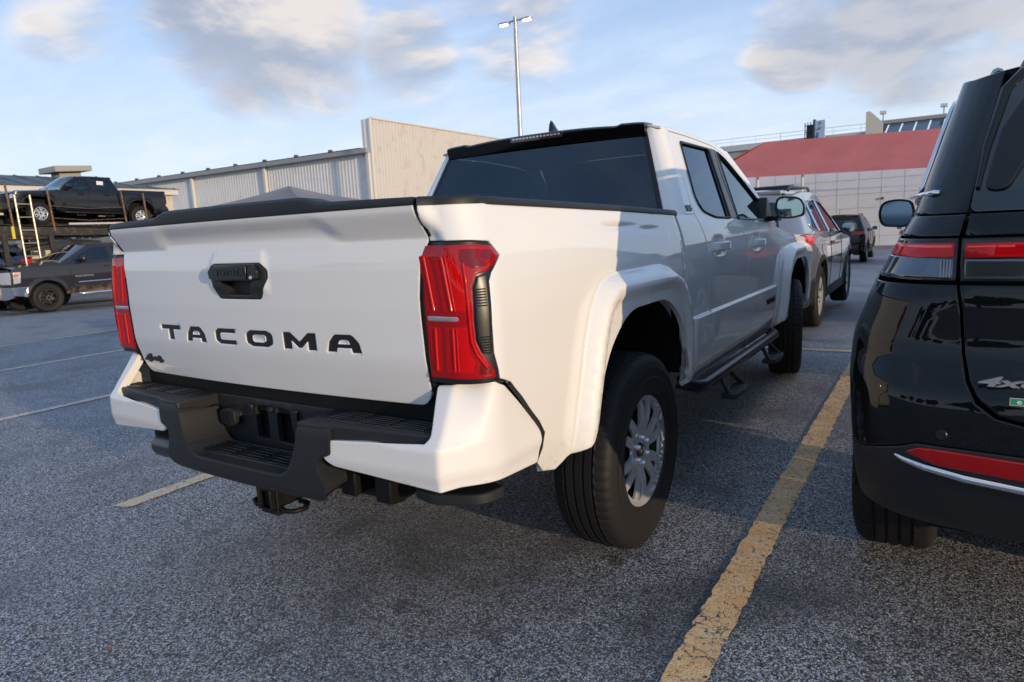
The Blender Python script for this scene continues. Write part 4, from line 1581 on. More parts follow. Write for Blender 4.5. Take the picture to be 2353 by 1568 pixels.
def arch_pts(cy, cz, r, zlo, n=14, squash=1.0):
    a0 = math.asin(max(-1, (zlo - cz) / r))
    return [(cy + r * math.cos(a) * squash, cz + r * math.sin(a)) for a in np.linspace(math.pi - a0, a0, n)]


def add_wheels(root, wb, trk, R, rim, wd, style, m_rim, seg=72, sipes=False, step=.03):
    Wm = make_wheel('wheel', root, m_rim, R, rim, wd, style, seg, step, sipes)
    Wm.location = (trk, 0, R)
    for (x, y, rz, rx_) in ((-trk, 0, math.pi, 33), (trk, wb, 0, 50), (-trk, wb, math.pi, 71)):
        c = copy_tree(Wm, root)
        c.location = (x, y, R)
        c.rotation_euler = (R_(rx_), 0, rz)
    return Wm


def mirror_part(root, x0, x1, z0, z1, y, paint, glass_m=None):
    e = bpy.data.objects.new('door_mirror', None)
    link(e, root)
    w_, h_ = x1 - x0, z1 - z0
    mo = rpoly([(x0 + .1 * w_, z0 + .92 * h_, .03), (x0 + .5 * w_, z1, .03), (x1 - .08 * w_, z1 - .08 * h_, .05), (x1, z0 + .45 * h_, .04), (x1 - .12 * w_, z0 + .06 * h_, .03), (x0 + .2 * w_, z0, .03), (x0, z0 + .4 * h_, .03)], 5)
    cm = np.mean(mo, 0)
    sc = lambda k: [(cm[0] + (a - cm[0]) * k, cm[1] + (b - cm[1]) * k) for a, b in mo]
    v, n_ = [], len(mo)
    for dy, k in ((0, 1.0), (.03, 1.02), (.07, .95), (.11, .75), (.125, .45)):
        v += [(a, y + dy, b) for a, b in sc(k)]
    f = [(i * n_ + j, i * n_ + (j + 1) % n_, (i + 1) * n_ + (j + 1) % n_, (i + 1) * n_ + j) for i in range(4) for j in range(n_)] + [tuple(range(4 * n_, 5 * n_))]
    raw('mirror_housing', v, f, paint, e, 40)
    panel('mirror_bezel', lambda x, z: (x, y - .002 + 0 * x, z), sc(1.0), [sc(.90)], step=.03, lip=.012, m=BLK2, parent=e, out=(0, -1, 0))
    panel('mirror_glass', lambda x, z: (x, y + .008 + .05 * (x - cm[0]), z), sc(.905), step=.04, lip=0, m=glass_m or MIRROR, parent=e, out=(0, -1, 0))
    MB().prism([(x0 - .10, y + .03), (x0 + .05, y + .01), (x0 + .05, y + .08), (x0 - .10, y + .10)], z0 + .005, z0 + .035, 'z').build('mirror_arm', BLK2, e, bevel=.005)
    return e


def suv(name, label, cat, loc, rz, paint, q, group=None):
    root = thing(name, label, cat, loc, rz, group, q.get('scale', 1.0))
    wb, R, rim, wd, trk = q['wb'], q['R'], q['rim'], q['wd'], q['trk']
    st = q.get('step', .05)
    ar = q.get('arch', R + .075)
    zb = q['zb']
    lowB = Body(q['w'], q['yb'], q['r'], q.get('tr', (0, .05)), q.get('tf', (wb + .1, .25)), [(0, R, ar, q.get('flare', .012)), (wb, R, ar, q.get('flare', .012))], q.get('extra'))
    upB = Body(q['w'], q.get('yb_up', q['yb']), q.get('r_up', q['r'] * .7), q.get('tr', (0, .05)), q.get('tf', (wb + .1, .25)))
    belt = q['belt']
    hx = q['hatch_x']
    zbelt0 = belt[0][1]
    # lower body, wheel arches cut out
    low = [('x', hx, zb + .10), ('x', hx, zbelt0)] + [('y', a, b) for a, b in belt] + [('y', a, b) for a, b in q['nose']]
    af = [('y', a, b) for a, b in arch_pts(wb, R, ar, zb + .02)][::-1]
    ab = [('y', a, b) for a, b in arch_pts(0, R, ar, zb + .02)][::-1]
    low += [('y', wb + ar + .04, zb + .02)] + af + [('y', wb - ar - .04, zb), ('y', ar + .04, zb)] + ab + [('y', -ar - .02, zb + .03)]
    o = panel('body_side', lowB.P, lowB.conv(low), step=st, lip=.03, m=paint, parent=root, out=(1, -.3, 0))
    if q.get('clad'):
        for cy in (0, wb):
            ring = arch_pts(cy, R, ar + .055, zb) + arch_pts(cy, R, ar - .004, zb)[::-1]
            both(panel('arch_cladding', lowB.side, ring, step=st, lip=.03, m=BLK, parent=root, out=(1, 0, 0), off=.008))
        both(panel('sill_cladding', lowB.side, [(ar + .03, zb - .01), (ar + .03, zb + .12), (wb - ar - .03, zb + .12), (wb - ar - .03, zb - .01)], step=st, lip=.03, m=BLK, parent=root, out=(1, 0, 0), off=.008))
    for y in q.get('seams', ()):
        zz = np.linspace(zb + .12, float(np.interp(y, [p[0] for p in belt], [p[1] for p in belt])), 8)
        pts = [(float(lowB.S(y, z)) + .0005, y, float(z)) for z in zz]
        MB().tube(pts, .004, 5).build('door_seam', DARK, o, smooth=60)
    for (hy, hz) in q.get('handles', ()):
        x_ = float(lowB.S(hy, hz))
        MB().prism([(x_ - .005, hy - .10), (x_ + .03, hy - .08), (x_ + .03, hy + .08), (x_ - .005, hy + .10)], hz - .015, hz + .015, 'z').build('door_handle', q.get('handle_m', paint), o, bevel=.006)
    both(o)
    # pillars and side windows
    roofl = q['roof']
    up = [('x', q['up_x'], roofl[0][1])] + [('y', a, b - .004) for a, b in roofl] + [('y', a, b + .004) for a, b in belt[::-1]] + [('x', q.get('up_xb', hx), zbelt0 + .004)]
    if q.get('cut_up'):
        up = [('x', q['up_x'], roofl[0][1])] + [('y', a, b - .004) for a, b in roofl] + [('y', a, b) for a, b in q['cut_up']] + [('x', q.get('up_xb', hx), q['cut_up'][-1][1])]
    wins = [rpoly([(*p, .03) for p in wn], 4) for wn in q['wins']]
    ow = panel('upper_side', upB.P, upB.conv(up), [upB.conv([('y', a, b) for a, b in wn]) if False else [upB.ty(a, b) for a, b in wn] for wn in wins], step=st, lip=.02, m=q.get('up_m', paint), parent=root, out=(1, 0, 0))
    for wn, gm in zip(wins, q.get('win_m', [TINT] * 9)):
        c_ = np.mean(wn, 0)
        panel('side_window', upB.side, [tuple(c_ + (np.array(p) - c_) * 1.01) for p in wn], step=.12, lip=0, m=gm, parent=ow, out=(1, 0, 0), off=-.006, inset=0, rnd=0)
        if q.get('win_trim'):
            MB().tube([(float(upB.S(a, b)) + .002, a, b) for a, b in wn + wn[:1]], .008, 6).build('window_trim', q['win_trim'], ow, smooth=60)
    both(ow)
    # roof
    ry_ = [p[0] for p in roofl]
    rz_ = [p[1] for p in roofl]
    nroof = q.get('roof_n', len(roofl) - 1)
    y0r, y1r = ry_[0], ry_[nroof]
    yy = np.linspace(y0r, y1r, 16)

    def roofs(x, y):
        ez = np.interp(y, ry_, rz_)
        ex = upB.S(y, ez)
        return x, y, ez + q.get('crown', .05) * (1 - np.clip(np.abs(x) / ex, 0, 1) ** 2.5)
    el = [(float(upB.S(y, np.interp(y, ry_, rz_))) - .001, y) for y in yy]
    if 'yb_up' not in q or True:
        el[0] = (min(el[0][0], q['up_x'] + .02), el[0][1])
    panel('roof', roofs, el + [(-a, b) for a, b in el[::-1]], step=.09, lip=.01, m=paint, parent=root, out=(0, 0, 1))
    # windscreen: from the last roof point to the cowl
    yw0, zw0 = roofl[nroof]
    yw1, zw1 = roofl[-1]

    def scr(x, s_):
        x, s_ = np.asarray(x, float), np.asarray(s_, float)
        y, z = yw0 + (yw1 - yw0) * s_, zw0 + (zw1 - zw0) * s_
        return x * (upB.S(y, z) - .01), y + .12 * (1 - x * x), z + q.get('crown', .05) * (1 - x * x) * (1 - s_ * .4)
    panel('windscreen', scr, [(-1, 0), (1, 0), (1, 1), (-1, 1)], step=.15, lip=0, m=q.get('ws_m', CLEARG), parent=root, out=(0, 1, 1), inset=0, rnd=0)
    # bonnet and nose
    hy_ = [p for p in belt if p[0] >= yw1 - .02]
    if hy_[0][0] > yw1 - .01:
        hy_ = [(yw1 - .01, float(np.interp(yw1, [p[0] for p in belt], [p[1] for p in belt])))] + hy_
    hyy, hzz = [p[0] for p in hy_], [p[1] for p in hy_]

    def hoodf(x, y):
        ez = np.interp(y, hyy, hzz)
        ex = lowB.S(y, ez)
        return x, y, ez + .07 * (1 - np.clip(np.abs(x) / ex, 0, 1) ** 2.2)
    yy = np.linspace(hyy[0], hyy[-1], 10)
    el = [(float(lowB.S(y, np.interp(y, hyy, hzz))) - .004, y) for y in yy]
    panel('bonnet', hoodf, el + [(-a, b) for a, b in el[::-1]], step=.09, lip=.02, m=paint, parent=root, out=(0, 0, 1))
    yn = q['nose'][0][0]
    xn = float(lowB.S(yn - .05, .6))
    zt = q['nose'][0][1] if q['nose'] else .9
    nose = lambda x, z: (x, yn + .16 - .19 * np.abs(np.asarray(x) / xn) ** 2.5, z)
    panel('front_bumper', nose, [(-xn, zb), (xn, zb), (xn, zt), (xn * .85, zt + .07), (-xn * .85, zt + .07), (-xn, zt)], step=.1, lip=.03, m=q.get('bump_m', paint), parent=root, out=(0, 1, 0))
    for nm, pts, mm, of in q.get('front', ()):
        panel(nm, nose, rpoly([(a * xn, b, .02) for a, b in pts], 3), step=.08, lip=.02, m=mm, parent=root, out=(0, 1, 0), off=of)
    # underbody, liners, wheels
    MB().box(-trk + .1, trk - .1, -.7, wb + .5, zb, zb + .3).build('underbody', DARK, root)
    MB().box(-trk - .02, trk + .02, ar + .05, wb - ar - .05, zb + .02, zb + .1).build('floor_pan', DARK, root)
    for s in (-1, 1):
        for cy in (0, wb):
            pts = arch_pts(cy, R, ar + .01, zb - .05)
            n_ = len(pts)
            v = [(s * (trk + wd / 2 - .02), a, b) for a, b in pts] + [(s * (trk - .28), a, b) for a, b in pts]
            f = [(i, i + 1, n_ + i + 1, n_ + i) for i in range(n_ - 1)] + [tuple(range(n_, 2 * n_))]
            raw('wheel_liner', v, f, DARK, root, 50)
    add_wheels(root, wb, trk, R, rim, wd, q.get('wheel', 'five'), q.get('rim_m', ALLOY), q.get('seg', 72), q.get('sipes', False))
    if q.get('mirror'):
        both(mirror_part(root, *q['mirror'], q.get('mirror_m', paint)))
    # seats
    if q.get('seats', True):
        for y in q.get('seat_y', (.55, 1.45)):
            for x in (-.37, .37):
                S_ = MB().prism([(y - .06, .70), (y + .10, .70), (y - .03, 1.22), (y - .14, 1.22)], x - .2, x + .2, 'x').build('seat', mat('seat_grey'), root, bevel=.04)
                MB().prism([(y - .13, 1.25), (y - .04, 1.25), (y - .07, 1.40), (y - .15, 1.40)], x - .11, x + .11, 'x').build('headrest', mat('seat_grey'), S_, bevel=.03)
    return root, lowB, upB


def rear_end(root, B, q, paint):
    """tailgate of a hatch: painted panel, window, bumper and lamps"""
    hx = q['hatch_x'] - .006
    z0, z1 = q['hatch_z']
    ux = q['up_x'] - .01
    h = panel('tailgate', B.rear, rpoly([(-hx, z0, .05), (hx, z0, .05), (hx, q['belt'][0][1], .03), (ux, z1, .03), (-ux, z1, .03), (-hx, q['belt'][0][1], .03)], 4), [rpoly([(*p, .04) for p in q['rear_win']], 4)], step=.05, lip=.02, m=paint, parent=root, out=(0, -1, 0))
    c_ = np.mean(q['rear_win'], 0)
    panel('rear_window', B.rear, [tuple(c_ + (np.array(p) - c_) * 1.02) for p in q['rear_win']], step=.15, lip=0, m=TINT, parent=h, out=(0, -1, 0), off=-.006, inset=0, rnd=0)
    zb = q['zb']
    bx = q['hatch_x'] + .0
    bm = panel('rear_bumper', B.rear, [(-bx, zb + .02), (bx, zb + .02), (bx, z0 - .006), (-bx, z0 - .006)], step=.06, lip=.03, m=q.get('rbump_m', paint), parent=root, out=(0, -1, 0))
    for nm, pts, mm, of in q.get('lamps', ()):
        o = panel(nm, B.P, B.conv(pts), step=.03, lip=.02, m=mm, parent=root, out=(1, -1, 0), off=of)
        both(o)
    if 'spoiler' in q:
        y, z, d = q['spoiler']
        pts = [(-ux - .02, y + .10), (-ux, y), (ux, y), (ux + .02, y + .10), (ux - .02, y + d), (-ux + .02, y + d)]
        MB().prism(pts, z - .03, z + .015, 'z').build('roof_spoiler', q.get('spoiler_m', paint), root, bevel=.012)
    return h


def ray_ground(D, it=40):
    """where a line of sight meets the sloping ground; used once to place the parked cars"""
    f = 2668 / 1.7408
    v = _d + _r * ((D[0] - 1176.5) / f) - _u * ((D[1] - 784) / f)
    t = 1.0
    o = Vector(CAM_LOC)
    for _ in range(it):
        p = o + v * t
        t += (p.z - float(G(p.x, p.y))) / -v.z
    return o + v * t


# ---- black SUV on the right
JY, JX = .48, 2.605
JQ = dict(wb=2.964, R=.388, rim=.232, wd=.265, trk=.832, zb=.40, arch=.455, step=.022, r=.20, tr=(.0, .030), tf=(2.0, .10),
          w=([.38, .55, .70, .85, .95, 1.05, 1.12, 1.20, 1.25, 1.64, 1.75], [.92, .945, .958, .966, .962, .932, .890, .856, .828, .715, .66]),
          yb=([.44, .50, .56, .64, .70, .80, .845, .905, .95, 1.05, 1.09, 1.20, 1.25, 1.30, 1.66, 1.80], [-.90, -.98, -1.03, -1.072, -1.080, -1.080, -1.072, -1.026, -1.014, -1.012, -1.004, -.995, -.965, -.935, -.665, -.58]))
JEEP = thing('suv_car', 'black SUV cut off by the right edge, red light bar and 4xe badge', 'car', (JX, JY, 0))
JB = Body(JQ['w'], JQ['yb'], .20, JQ['tr'], JQ['tf'], [(0, .388, .46, .012), (2.964, .388, .46, .012)],
          lambda y, z: -.006 * np.exp(-((z - 1.02) / .06) ** 2))
RB, ZBT = .388, 1.196
hsx = [(.716, 1.085), (.706, 1.02), (.698, .93), (.688, .87), (.668, .825), (.63, .795), (.55, .778), (.40, .768), (.0, .762)]
lowcut = [('x', 0, .716), ('x', .78, .718), ('x', .81, .706), ('y', -1.0, .672), ('y', -.86, .668), ('y', -.70, .700), ('y', -.56, .742)]
arc_out = arch_pts(0, RB, .505, .62, 12)
qp = [('x', a, b) for a, b in hsx] + lowcut
qp += [('y', a, b) for a, b in arc_out if b > .70] + [('y', .56, .60), ('y', 2.40, .60)] + [('y', a, b) for a, b in arch_pts(2.964, RB, .505, .62, 12)] + [('y', 3.62, .66), ('y', 3.64, .95), ('y', 3.40, 1.06), ('y', 2.45, 1.13), ('y', 1.0, 1.165), ('y', -.2, 1.190), ('y', -.55, 1.192), ('y', -.60, 1.15), ('y', -.70, 1.085)]
o = panel('quarter_panel', JB.P, JB.conv(qp), step=.020, lip=.025, m=BLACKP, parent=JEEP, out=(1, -.5, 0))
for y in (.62, 1.62):
    MB().tube([(float(JB.S(y, z)) + .0005, y, float(z)) for z in np.linspace(.62, 1.15, 8)], .004, 5).build('door_seam', DARK, o, smooth=60)
both(o)
# lamp on the corner
lampo = [('x', .718, 1.192), ('y', -.72, 1.190), ('y', -.63, 1.160), ('y', -.72, 1.098), ('x', .718, 1.094)]
JL = panel('tail_lamp', JB.P, JB.conv(lampo), step=.018, lip=.02, m=GLOSSBLK, parent=JEEP, out=(1, -1, 0), off=.001)
for nm, pts, mm in (('red_bar', [('x', .724, 1.180), ('y', -.80, 1.178), ('y', -.66, 1.166), ('y', -.80, 1.152), ('x', .724, 1.148)], RED2),
                    ('clear_lens', [('x', .724, 1.144), ('y', -.83, 1.148), ('y', -.70, 1.140), ('y', -.78, 1.104), ('x', .724, 1.100)], mat('smoked_lens', (.10, .115, .13), .06, metal=.7, coat=1.0)),
                    ('red_bar_core', [('x', .728, 1.176), ('y', -.84, 1.174), ('y', -.84, 1.170), ('x', .728, 1.170)], mat('red_core', (.9, .05, .04), .2, coat=1.0))):
    panel(nm, JB.P, JB.conv(pts), step=.02, lip=.003, m=mm, parent=JL, out=(1, -1, 0), off=.004 if nm != 'red_bar_core' else .0055, inset=.003)
for i in range(4):
    x_ = .730 + i * .006
    q_ = JB.P(np.array([JB.tx(x_, 1.12)[0]]), np.array([1.12]))
    MB().box(x_ - .0014, x_ + .0014, q_[1][0] - .008, q_[1][0], 1.102, 1.143).build('lens_rib', CHROME, JL)
both(JL)
# painted band above the lamp, rear side and roof
band = [('x', .708, 1.247), ('y', -.62, 1.245), ('y', .2, 1.235), ('y', 2.0, 1.20), ('y', 2.4, 1.14), ('y', 1.0, 1.170), ('y', -.2, 1.196), ('y', -.66, 1.1985), ('x', .718, 1.1985)]
both(panel('belt_panel', JB.P, JB.conv(band), step=.03, lip=.02, m=BLACKP, parent=JEEP, out=(1, 0, 0)))
jroof = [(-.62, 1.596), (-.3, 1.63), (.3, 1.665), (1.0, 1.68), (1.5, 1.66), (1.75, 1.62), (2.42, 1.205)]
jwin = [[(-.50, 1.300), (-.30, 1.545), (.15, 1.575), (.15, 1.270), (-.40, 1.280)], [(.24, 1.265), (.24, 1.58), (1.0, 1.585), (1.0, 1.24)], [(1.08, 1.238), (1.08, 1.58), (1.45, 1.56), (1.68, 1.52), (2.20, 1.205)]]
upo = [('x', .640, 1.600)] + [('y', a, b) for a, b in jroof] + [('y', 2.0, 1.204), ('y', .2, 1.239), ('y', -.62, 1.2495), ('x', .706, 1.2515)]
jw = [rpoly([(*p, .03) for p in wn], 4) for wn in jwin]
ju = panel('upper_side', JB.P, JB.conv(upo), [[JB.ty(a, b) for a, b in wn] for wn in jw], step=.025, lip=.02, m=BLACKP, parent=JEEP, out=(1, 0, 0))
for wn in jw:
    c_ = np.mean(wn, 0)
    panel('side_window', JB.side, [tuple(c_ + (np.array(p) - c_) * 1.01) for p in wn], step=.12, lip=0, m=TINT, parent=ju, out=(1, 0, 0), off=-.006, inset=0, rnd=0)
tr_ = [(.3, 1.285), (-.2, 1.288), (-.44, 1.291), (-.525, 1.300), (-.51, 1.325), (-.40, 1.455), (-.30, 1.56), (-.15, 1.600), (.4, 1.615), (1.2, 1.61)]
pts = [(float(JB.S(a, b)) + .004, a, b) for a, b in tr_]
MB().tube(pts, .009, 7).build('window_trim', CHROME, ju, smooth=60)
q_ = [JB.P(np.array([t]), np.array([z])) for t, z in ((JB.tx(.775, 1.302)[0], 1.302), (JB.tx(.80, 1.301)[0], 1.301), (JB.ty(-.70, 1.298)[0], 1.298), (JB.ty(-.525, 1.297)[0], 1.297))]
MB().tube([(float(p[0][0]) + .003, float(p[1][0]) - .003, float(p[2][0])) for p in q_], [.006, .009, .010, .010], 7).build('window_trim', CHROME, ju, smooth=60)
both(ju)
yy = np.linspace(-.60, 1.75, 18)
ze = lambda y: np.interp(y, [p[0] for p in jroof], [p[1] for p in jroof])
el = [(float(JB.S(y, ze(y))) - .001 if y > -.5 else .64, y) for y in yy]
panel('roof', lambda x, y: (x, y, ze(y) + .055 * (1 - np.clip(np.abs(x) / JB.S(y, ze(y)), 0, 1) ** 2.5)), el + [(-a, b) for a, b in el[::-1]], step=.06, lip=.02, m=BLACKP, parent=JEEP, out=(0, 0, 1))
for s in (-1, 1):
    MB().tube([(s * .62, -.2, 1.66), (s * .62, -.1, 1.685), (s * .62, 1.3, 1.705), (s * .62, 1.42, 1.67)], .018, 8).build('roof_rail', BLK2, JEEP, smooth=60)
# tailgate
JH = panel('tailgate', JB.rear, [(a * 1, b) for a, b in [(.709, 1.085), (.699, 1.02), (.691, .93), (.680, .872), (.660, .832), (.625, .803), (.548, .786), (.40, .776), (-.40, .776), (-.548, .786), (-.625, .803), (-.660, .832), (-.680, .872), (-.691, .93), (-.699, 1.02), (-.709, 1.085)]], step=.025, lip=.03, m=BLACKP, parent=JEEP, out=(0, -1, 0), rnd=.003)
for nm, z0, z1, x_, mm, of in (('light_bar', 1.094, 1.192, .710, GLOSSBLK, 0), ('red_bar', 1.148, 1.180, .702, RED2, .004), ('clear_lens', 1.100, 1.144, .702, mat('smoked_lens'), .004), ('red_bar_core', 1.170, 1.1745, .698, mat('red_core'), .0055), ('band', 1.1985, 1.247, .704, BLACKP, 0)):
    panel(nm, JB.rear, [(-x_, z0), (x_, z0), (x_ - (.008 if z1 > 1.2 else 0), z1), (-x_ + (.008 if z1 > 1.2 else 0), z1)], step=.06, lip=.02 if of == 0 else .003, m=mm, parent=JH, out=(0, -1, 0), off=of)
gl = rpoly([(-.698, 1.252, .02), (.698, 1.252, .02), (.682, 1.36), (.632, 1.580, .06), (-.632, 1.580, .06), (-.682, 1.36)], 6)
panel('rear_window', JB.rear, gl, step=.06, lip=.02, m=mat('dark_glass', (.006, .010, .013), .05, coat=1.0, coat_rough=.01), parent=JH, out=(0, -1, 0))
for s in (-1, 1):
    panel('window_border', JB.rear, rpoly([(s * .672, 1.300, .02), (s * .628, 1.296, .02), (s * .505, 1.520, .04), (s * .36, 1.555), (s * .56, 1.580, .05), (s * .64, 1.44)], 4), step=.03, lip=.006, m=GLOSSBLK, parent=JH, out=(0, -1, 0), off=.006)
    pts = [(s * a, float(JB.ybf(b)) - .012, b) for a, b in ((.684, 1.305), (.668, 1.40), (.632, 1.54), (.600, 1.578), (.50, 1.592))]
    MB().tube(pts, [.005, .009, .013, .015, .013], 8).build('spoiler_blade', BLACKP, JH, smooth=60)
MB().prism([(-.60, -.66), (-.55, -.73), (.55, -.73), (.60, -.66), (.60, -.45), (-.60, -.45)], 1.585, 1.630, 'z').build('roof_spoiler', BLACKP, JEEP, bevel=.02)
# bumper cladding, reflector and chrome strip
clad = [('x', 0, .716), ('x', .78, .714), ('x', .81, .701), ('y', -1.0, .668), ('y', -.86, .664), ('y', -.70, .696), ('y', -.555, .736)] + [('y', a, b) for a, b in arch_pts(0, RB, .500, .62, 12) if b > .70 and a < 0] + [('y', a, b) for a, b in arch_pts(0, RB, .452, .52, 14)[::-1] if a < 0] + [('y', -.50, .50), ('y', -.72, .475), ('x', .60, .45), ('x', 0, .45)]
both(panel('bumper_cladding', JB.P, JB.conv(clad), step=.025, lip=.03, m=BLK, parent=JEEP, out=(1, -1, 0)))
sillc = [(a, b) for a, b in arch_pts(0, RB, .500, .60, 12) if a > 0 or b > .87]
cl2 = arch_pts(0, RB, .500, .60, 14)[6:] + [(.56, .595), (2.40, .595)] + arch_pts(2.964, RB, .500, .60, 14) + [(3.56, .64), (3.60, .42)] + arch_pts(2.964, RB, .452, .45, 14)[::-1] + [(2.45, .40), (.52, .40)] + arch_pts(0, RB, .452, .45, 14)[::-1][:8]
both(panel('sill_cladding', JB.side, cl2, step=.05, lip=.03, m=BLK, parent=JEEP, out=(1, 0, 0), off=.004))
both(panel('bumper_reflector', JB.P, JB.conv([('x', .40, .702), ('x', .74, .708), ('x', .775, .706), ('x', .800, .692), ('x', .74, .670), ('x', .40, .652)]), step=.012, lip=.01, m=RED, parent=JEEP, out=(1, -1, 0), off=.006))
pts = [JB.P(np.array([JB.tx(x_, z_)[0]]), np.array([z_])) for x_, z_ in ((.825, .678), (.805, .671), (.76, .660), (.68, .647), (.54, .637), (.30, .630), (0, .628))]
ch_ = MB().tube([(float(p[0][0]), float(p[1][0]) - .005, float(p[2][0])) for p in pts], [.003, .007, .009, .010, .010, .010, .010], 8).build('chrome_strip', CHROME, JEEP, smooth=60)
both(ch_)
# sensor, badge, sticker
q_ = JB.P(np.array([JB.tx(.730, .744)[0]]), np.array([.744]))
MB().lathe([(.0005, 0), (.011, 0), (.0125, .002)], 18, Matrix.Translation((float(q_[0][0]) * -1, float(q_[1][0]) - .002, .744)) @ Matrix.Rotation(R_(80), 4, 'Z')).build('parking_sensor', BLK2, JEEP)
yb_ = float(JB.rear(np.array([.62]), np.array([.875]))[1][0])
text_mesh('badge', '4xe', .030, mat('badge_silver', (.6, .6, .6), .3, metal=.8), JH, frame((-.613, yb_ - .012, .876), (1, .02, 0), (0, -.05, 1)), .004, 1.0, .28, 2.5, .0010)
ys_ = float(JB.rear(np.array([.52]), np.array([.84]))[1][0]) - .003
stk = MB().box(-.607, -.465, ys_ - .0008, ys_, .8325, .8475).build('sticker', mat('sticker_black', (.02, .02, .02), .5), JH)
MB().box(-.6065, -.577, ys_ - .0014, ys_ - .0007, .8332, .8468).build('sticker_field', mat('sticker_green', (.02, .30, .13), .5), stk)
wl = mat('sticker_white', (.75, .75, .75), .5)
text_mesh('sticker_letter', 'e', .016, wl, stk, frame((-.5915, ys_ - .0018, .8405), (1, 0, 0), (0, 0, 1)), .0002, 1.0, xs=1.2, bold=.0004)
text_mesh('sticker_lettering', 'nterprise', .014, wl, stk, frame((-.527, ys_ - .0018, .8395), (1, 0, 0), (0, 0, 1)), .0002, 1.0, xs=1.5, bold=.0004)
ed = MB()
for b_ in ((-.608, -.464, .8472, .8482), (-.608, -.464, .8318, .8328), (-.608, -.607, .8328, .8472)):
    ed.box(b_[0], b_[1], ys_ - .0016, ys_, b_[2], b_[3])
ed.build('sticker_edge', wl, stk)
# bonnet, nose, screen
jn = lambda x, z: (x, 3.78 - .22 * np.abs(np.asarray(x) / .88) ** 2.5, z)
panel('front_bumper', jn, [(-.88, .40), (.88, .40), (.88, .96), (.70, 1.05), (-.70, 1.05), (-.88, .96)], step=.1, lip=.03, m=BLACKP, parent=JEEP, out=(0, 1, 0))
hz_ = lambda y: np.interp(y, [2.3, 2.45, 3.4, 3.64], [1.145, 1.135, 1.065, .96])
yy = np.linspace(2.36, 3.62, 12)
el = [(float(JB.S(y, hz_(y))) - .004, y) for y in yy]
panel('bonnet', lambda x, y: (x, y, hz_(y) + .07 * (1 - np.clip(np.abs(x) / JB.S(y, hz_(y)), 0, 1) ** 2.2)), el + [(-a, b) for a, b in el[::-1]], step=.09, lip=.02, m=BLACKP, parent=JEEP, out=(0, 0, 1))


def jscr(x, s_):
    y, z = 1.75 + .67 * s_, 1.64 - .44 * s_
    return x * (JB.S(y, z) - .01), y + .12 * (1 - x * x), z + .05 * (1 - x * x)


panel('windscreen', jscr, [(-1, 0), (1, 0), (1, 1), (-1, 1)], step=.15, lip=0, m=CLEARG, parent=JEEP, out=(0, 1, 1), inset=0, rnd=0)
MB().box(-.75, .75, -.85, 3.5, .42, .60).build('underbody', DARK, JEEP)
MB().box(-.80, .80, -.88, -.50, .60, 1.05).build('boot_floor', DARK, JEEP)
for s in (-1, 1):
    for cy in (0, 2.964):
        pts_ = arch_pts(cy, RB, .46, .36)
        n_ = len(pts_)
        v = [(s * .955, a, b) for a, b in pts_] + [(s * .55, a, b) for a, b in pts_]
        raw('wheel_liner', v, [(i, i + 1, n_ + i + 1, n_ + i) for i in range(n_ - 1)] + [tuple(range(n_, 2 * n_))], DARK, JEEP, 50)
jw_ = add_wheels(JEEP, 2.964, .845, .388, .232, .265, 'five', ALLOY, 150, True)
both(mirror_part(JEEP, .870, 1.059, 1.172, 1.334, 1.56, BLK2, mat('mirror_dim', (.10, .16, .24), .05, metal=1.0)))
for y in (.35, 1.35):
    for x in (-.4, .4):
        S_ = MB().prism([(y - .06, .70), (y + .10, .70), (y - .03, 1.28), (y - .14, 1.28)], x - .2, x + .2, 'x').build('seat', mat('seat_grey'), JEEP, bevel=.04)

# ---- silver crossover ahead of the pickup
rg = dict(wb=2.706, R=.362, rim=.225, wd=.235, trk=.80, zb=.30, r=.22, tr=(.1, .05), tf=(2.75, .24), clad=True, step=.035,
          w=([.3, .55, .80, .95, 1.04, 1.12, 1.50, 1.65], [.88, .905, .915, .905, .895, .865, .685, .62]),
          yb=([.30, .42, .55, .72, .80, 1.0, 1.10, 1.16, 1.50, 1.66], [-.86, -.93, -.955, -.96, -.92, -.90, -.88, -.82, -.52, -.46]),
          belt=[(-.62, 1.10), (.2, 1.075), (1.2, 1.05), (1.95, 1.035), (2.5, 1.0), (3.05, .93), (3.35, .80)], nose=[(3.42, .72), (3.42, .42)],
          hatch_x=.70, up_x=.56, up_xb=.68, roof=[(-.42, 1.545), (.1, 1.585), (.8, 1.60), (1.2, 1.575), (1.95, 1.06)], roof_n=3,
          wins=[[(-.40, 1.20), (-.22, 1.45), (.02, 1.475), (.0, 1.125), (-.25, 1.14)], [(.08, 1.12), (.10, 1.48), (.72, 1.50), (.74, 1.09)], [(.82, 1.085), (.80, 1.50), (1.15, 1.475), (1.55, 1.26), (1.78, 1.075)]],
          win_trim=CHROME, seams=(.03, .78, 1.82), handles=((.20, .985), (.98, .965)), handle_m=SILVP, mirror=(.90, 1.10, 1.05, 1.20, 1.68), win_m=[TINT, TINT, CLEARG],
          hatch_z=(.62, 1.56), rear_win=[(-.60, 1.13), (.60, 1.13), (.50, 1.47), (-.50, 1.47)],
          lamps=[('tail_lamp', [('x', .45, 1.06), ('x', .62, 1.085), ('y', -.60, 1.095), ('y', -.34, 1.045), ('y', -.55, .985), ('x', .60, .965)], RED2, .012),
                 ('bumper_cladding', [('x', .02, .54), ('x', .70, .56), ('y', -.60, .58), ('y', -.46, .62), ('y', -.46, .34), ('y', -.6, .31), ('x', .02, .31)], BLK, .010)],
          spoiler=(-.55, 1.585, .28), rbump_m=SILVP)
p = ray_ground((1880, 753))
rt, LB, UB = suv('crossover_car', 'silver crossover parked ahead of the white pickup, roof rails and red tail lamp', 'car', (p.x - .90, p.y + .10, float(G(p.x, p.y))), 0, SILVP, rg)
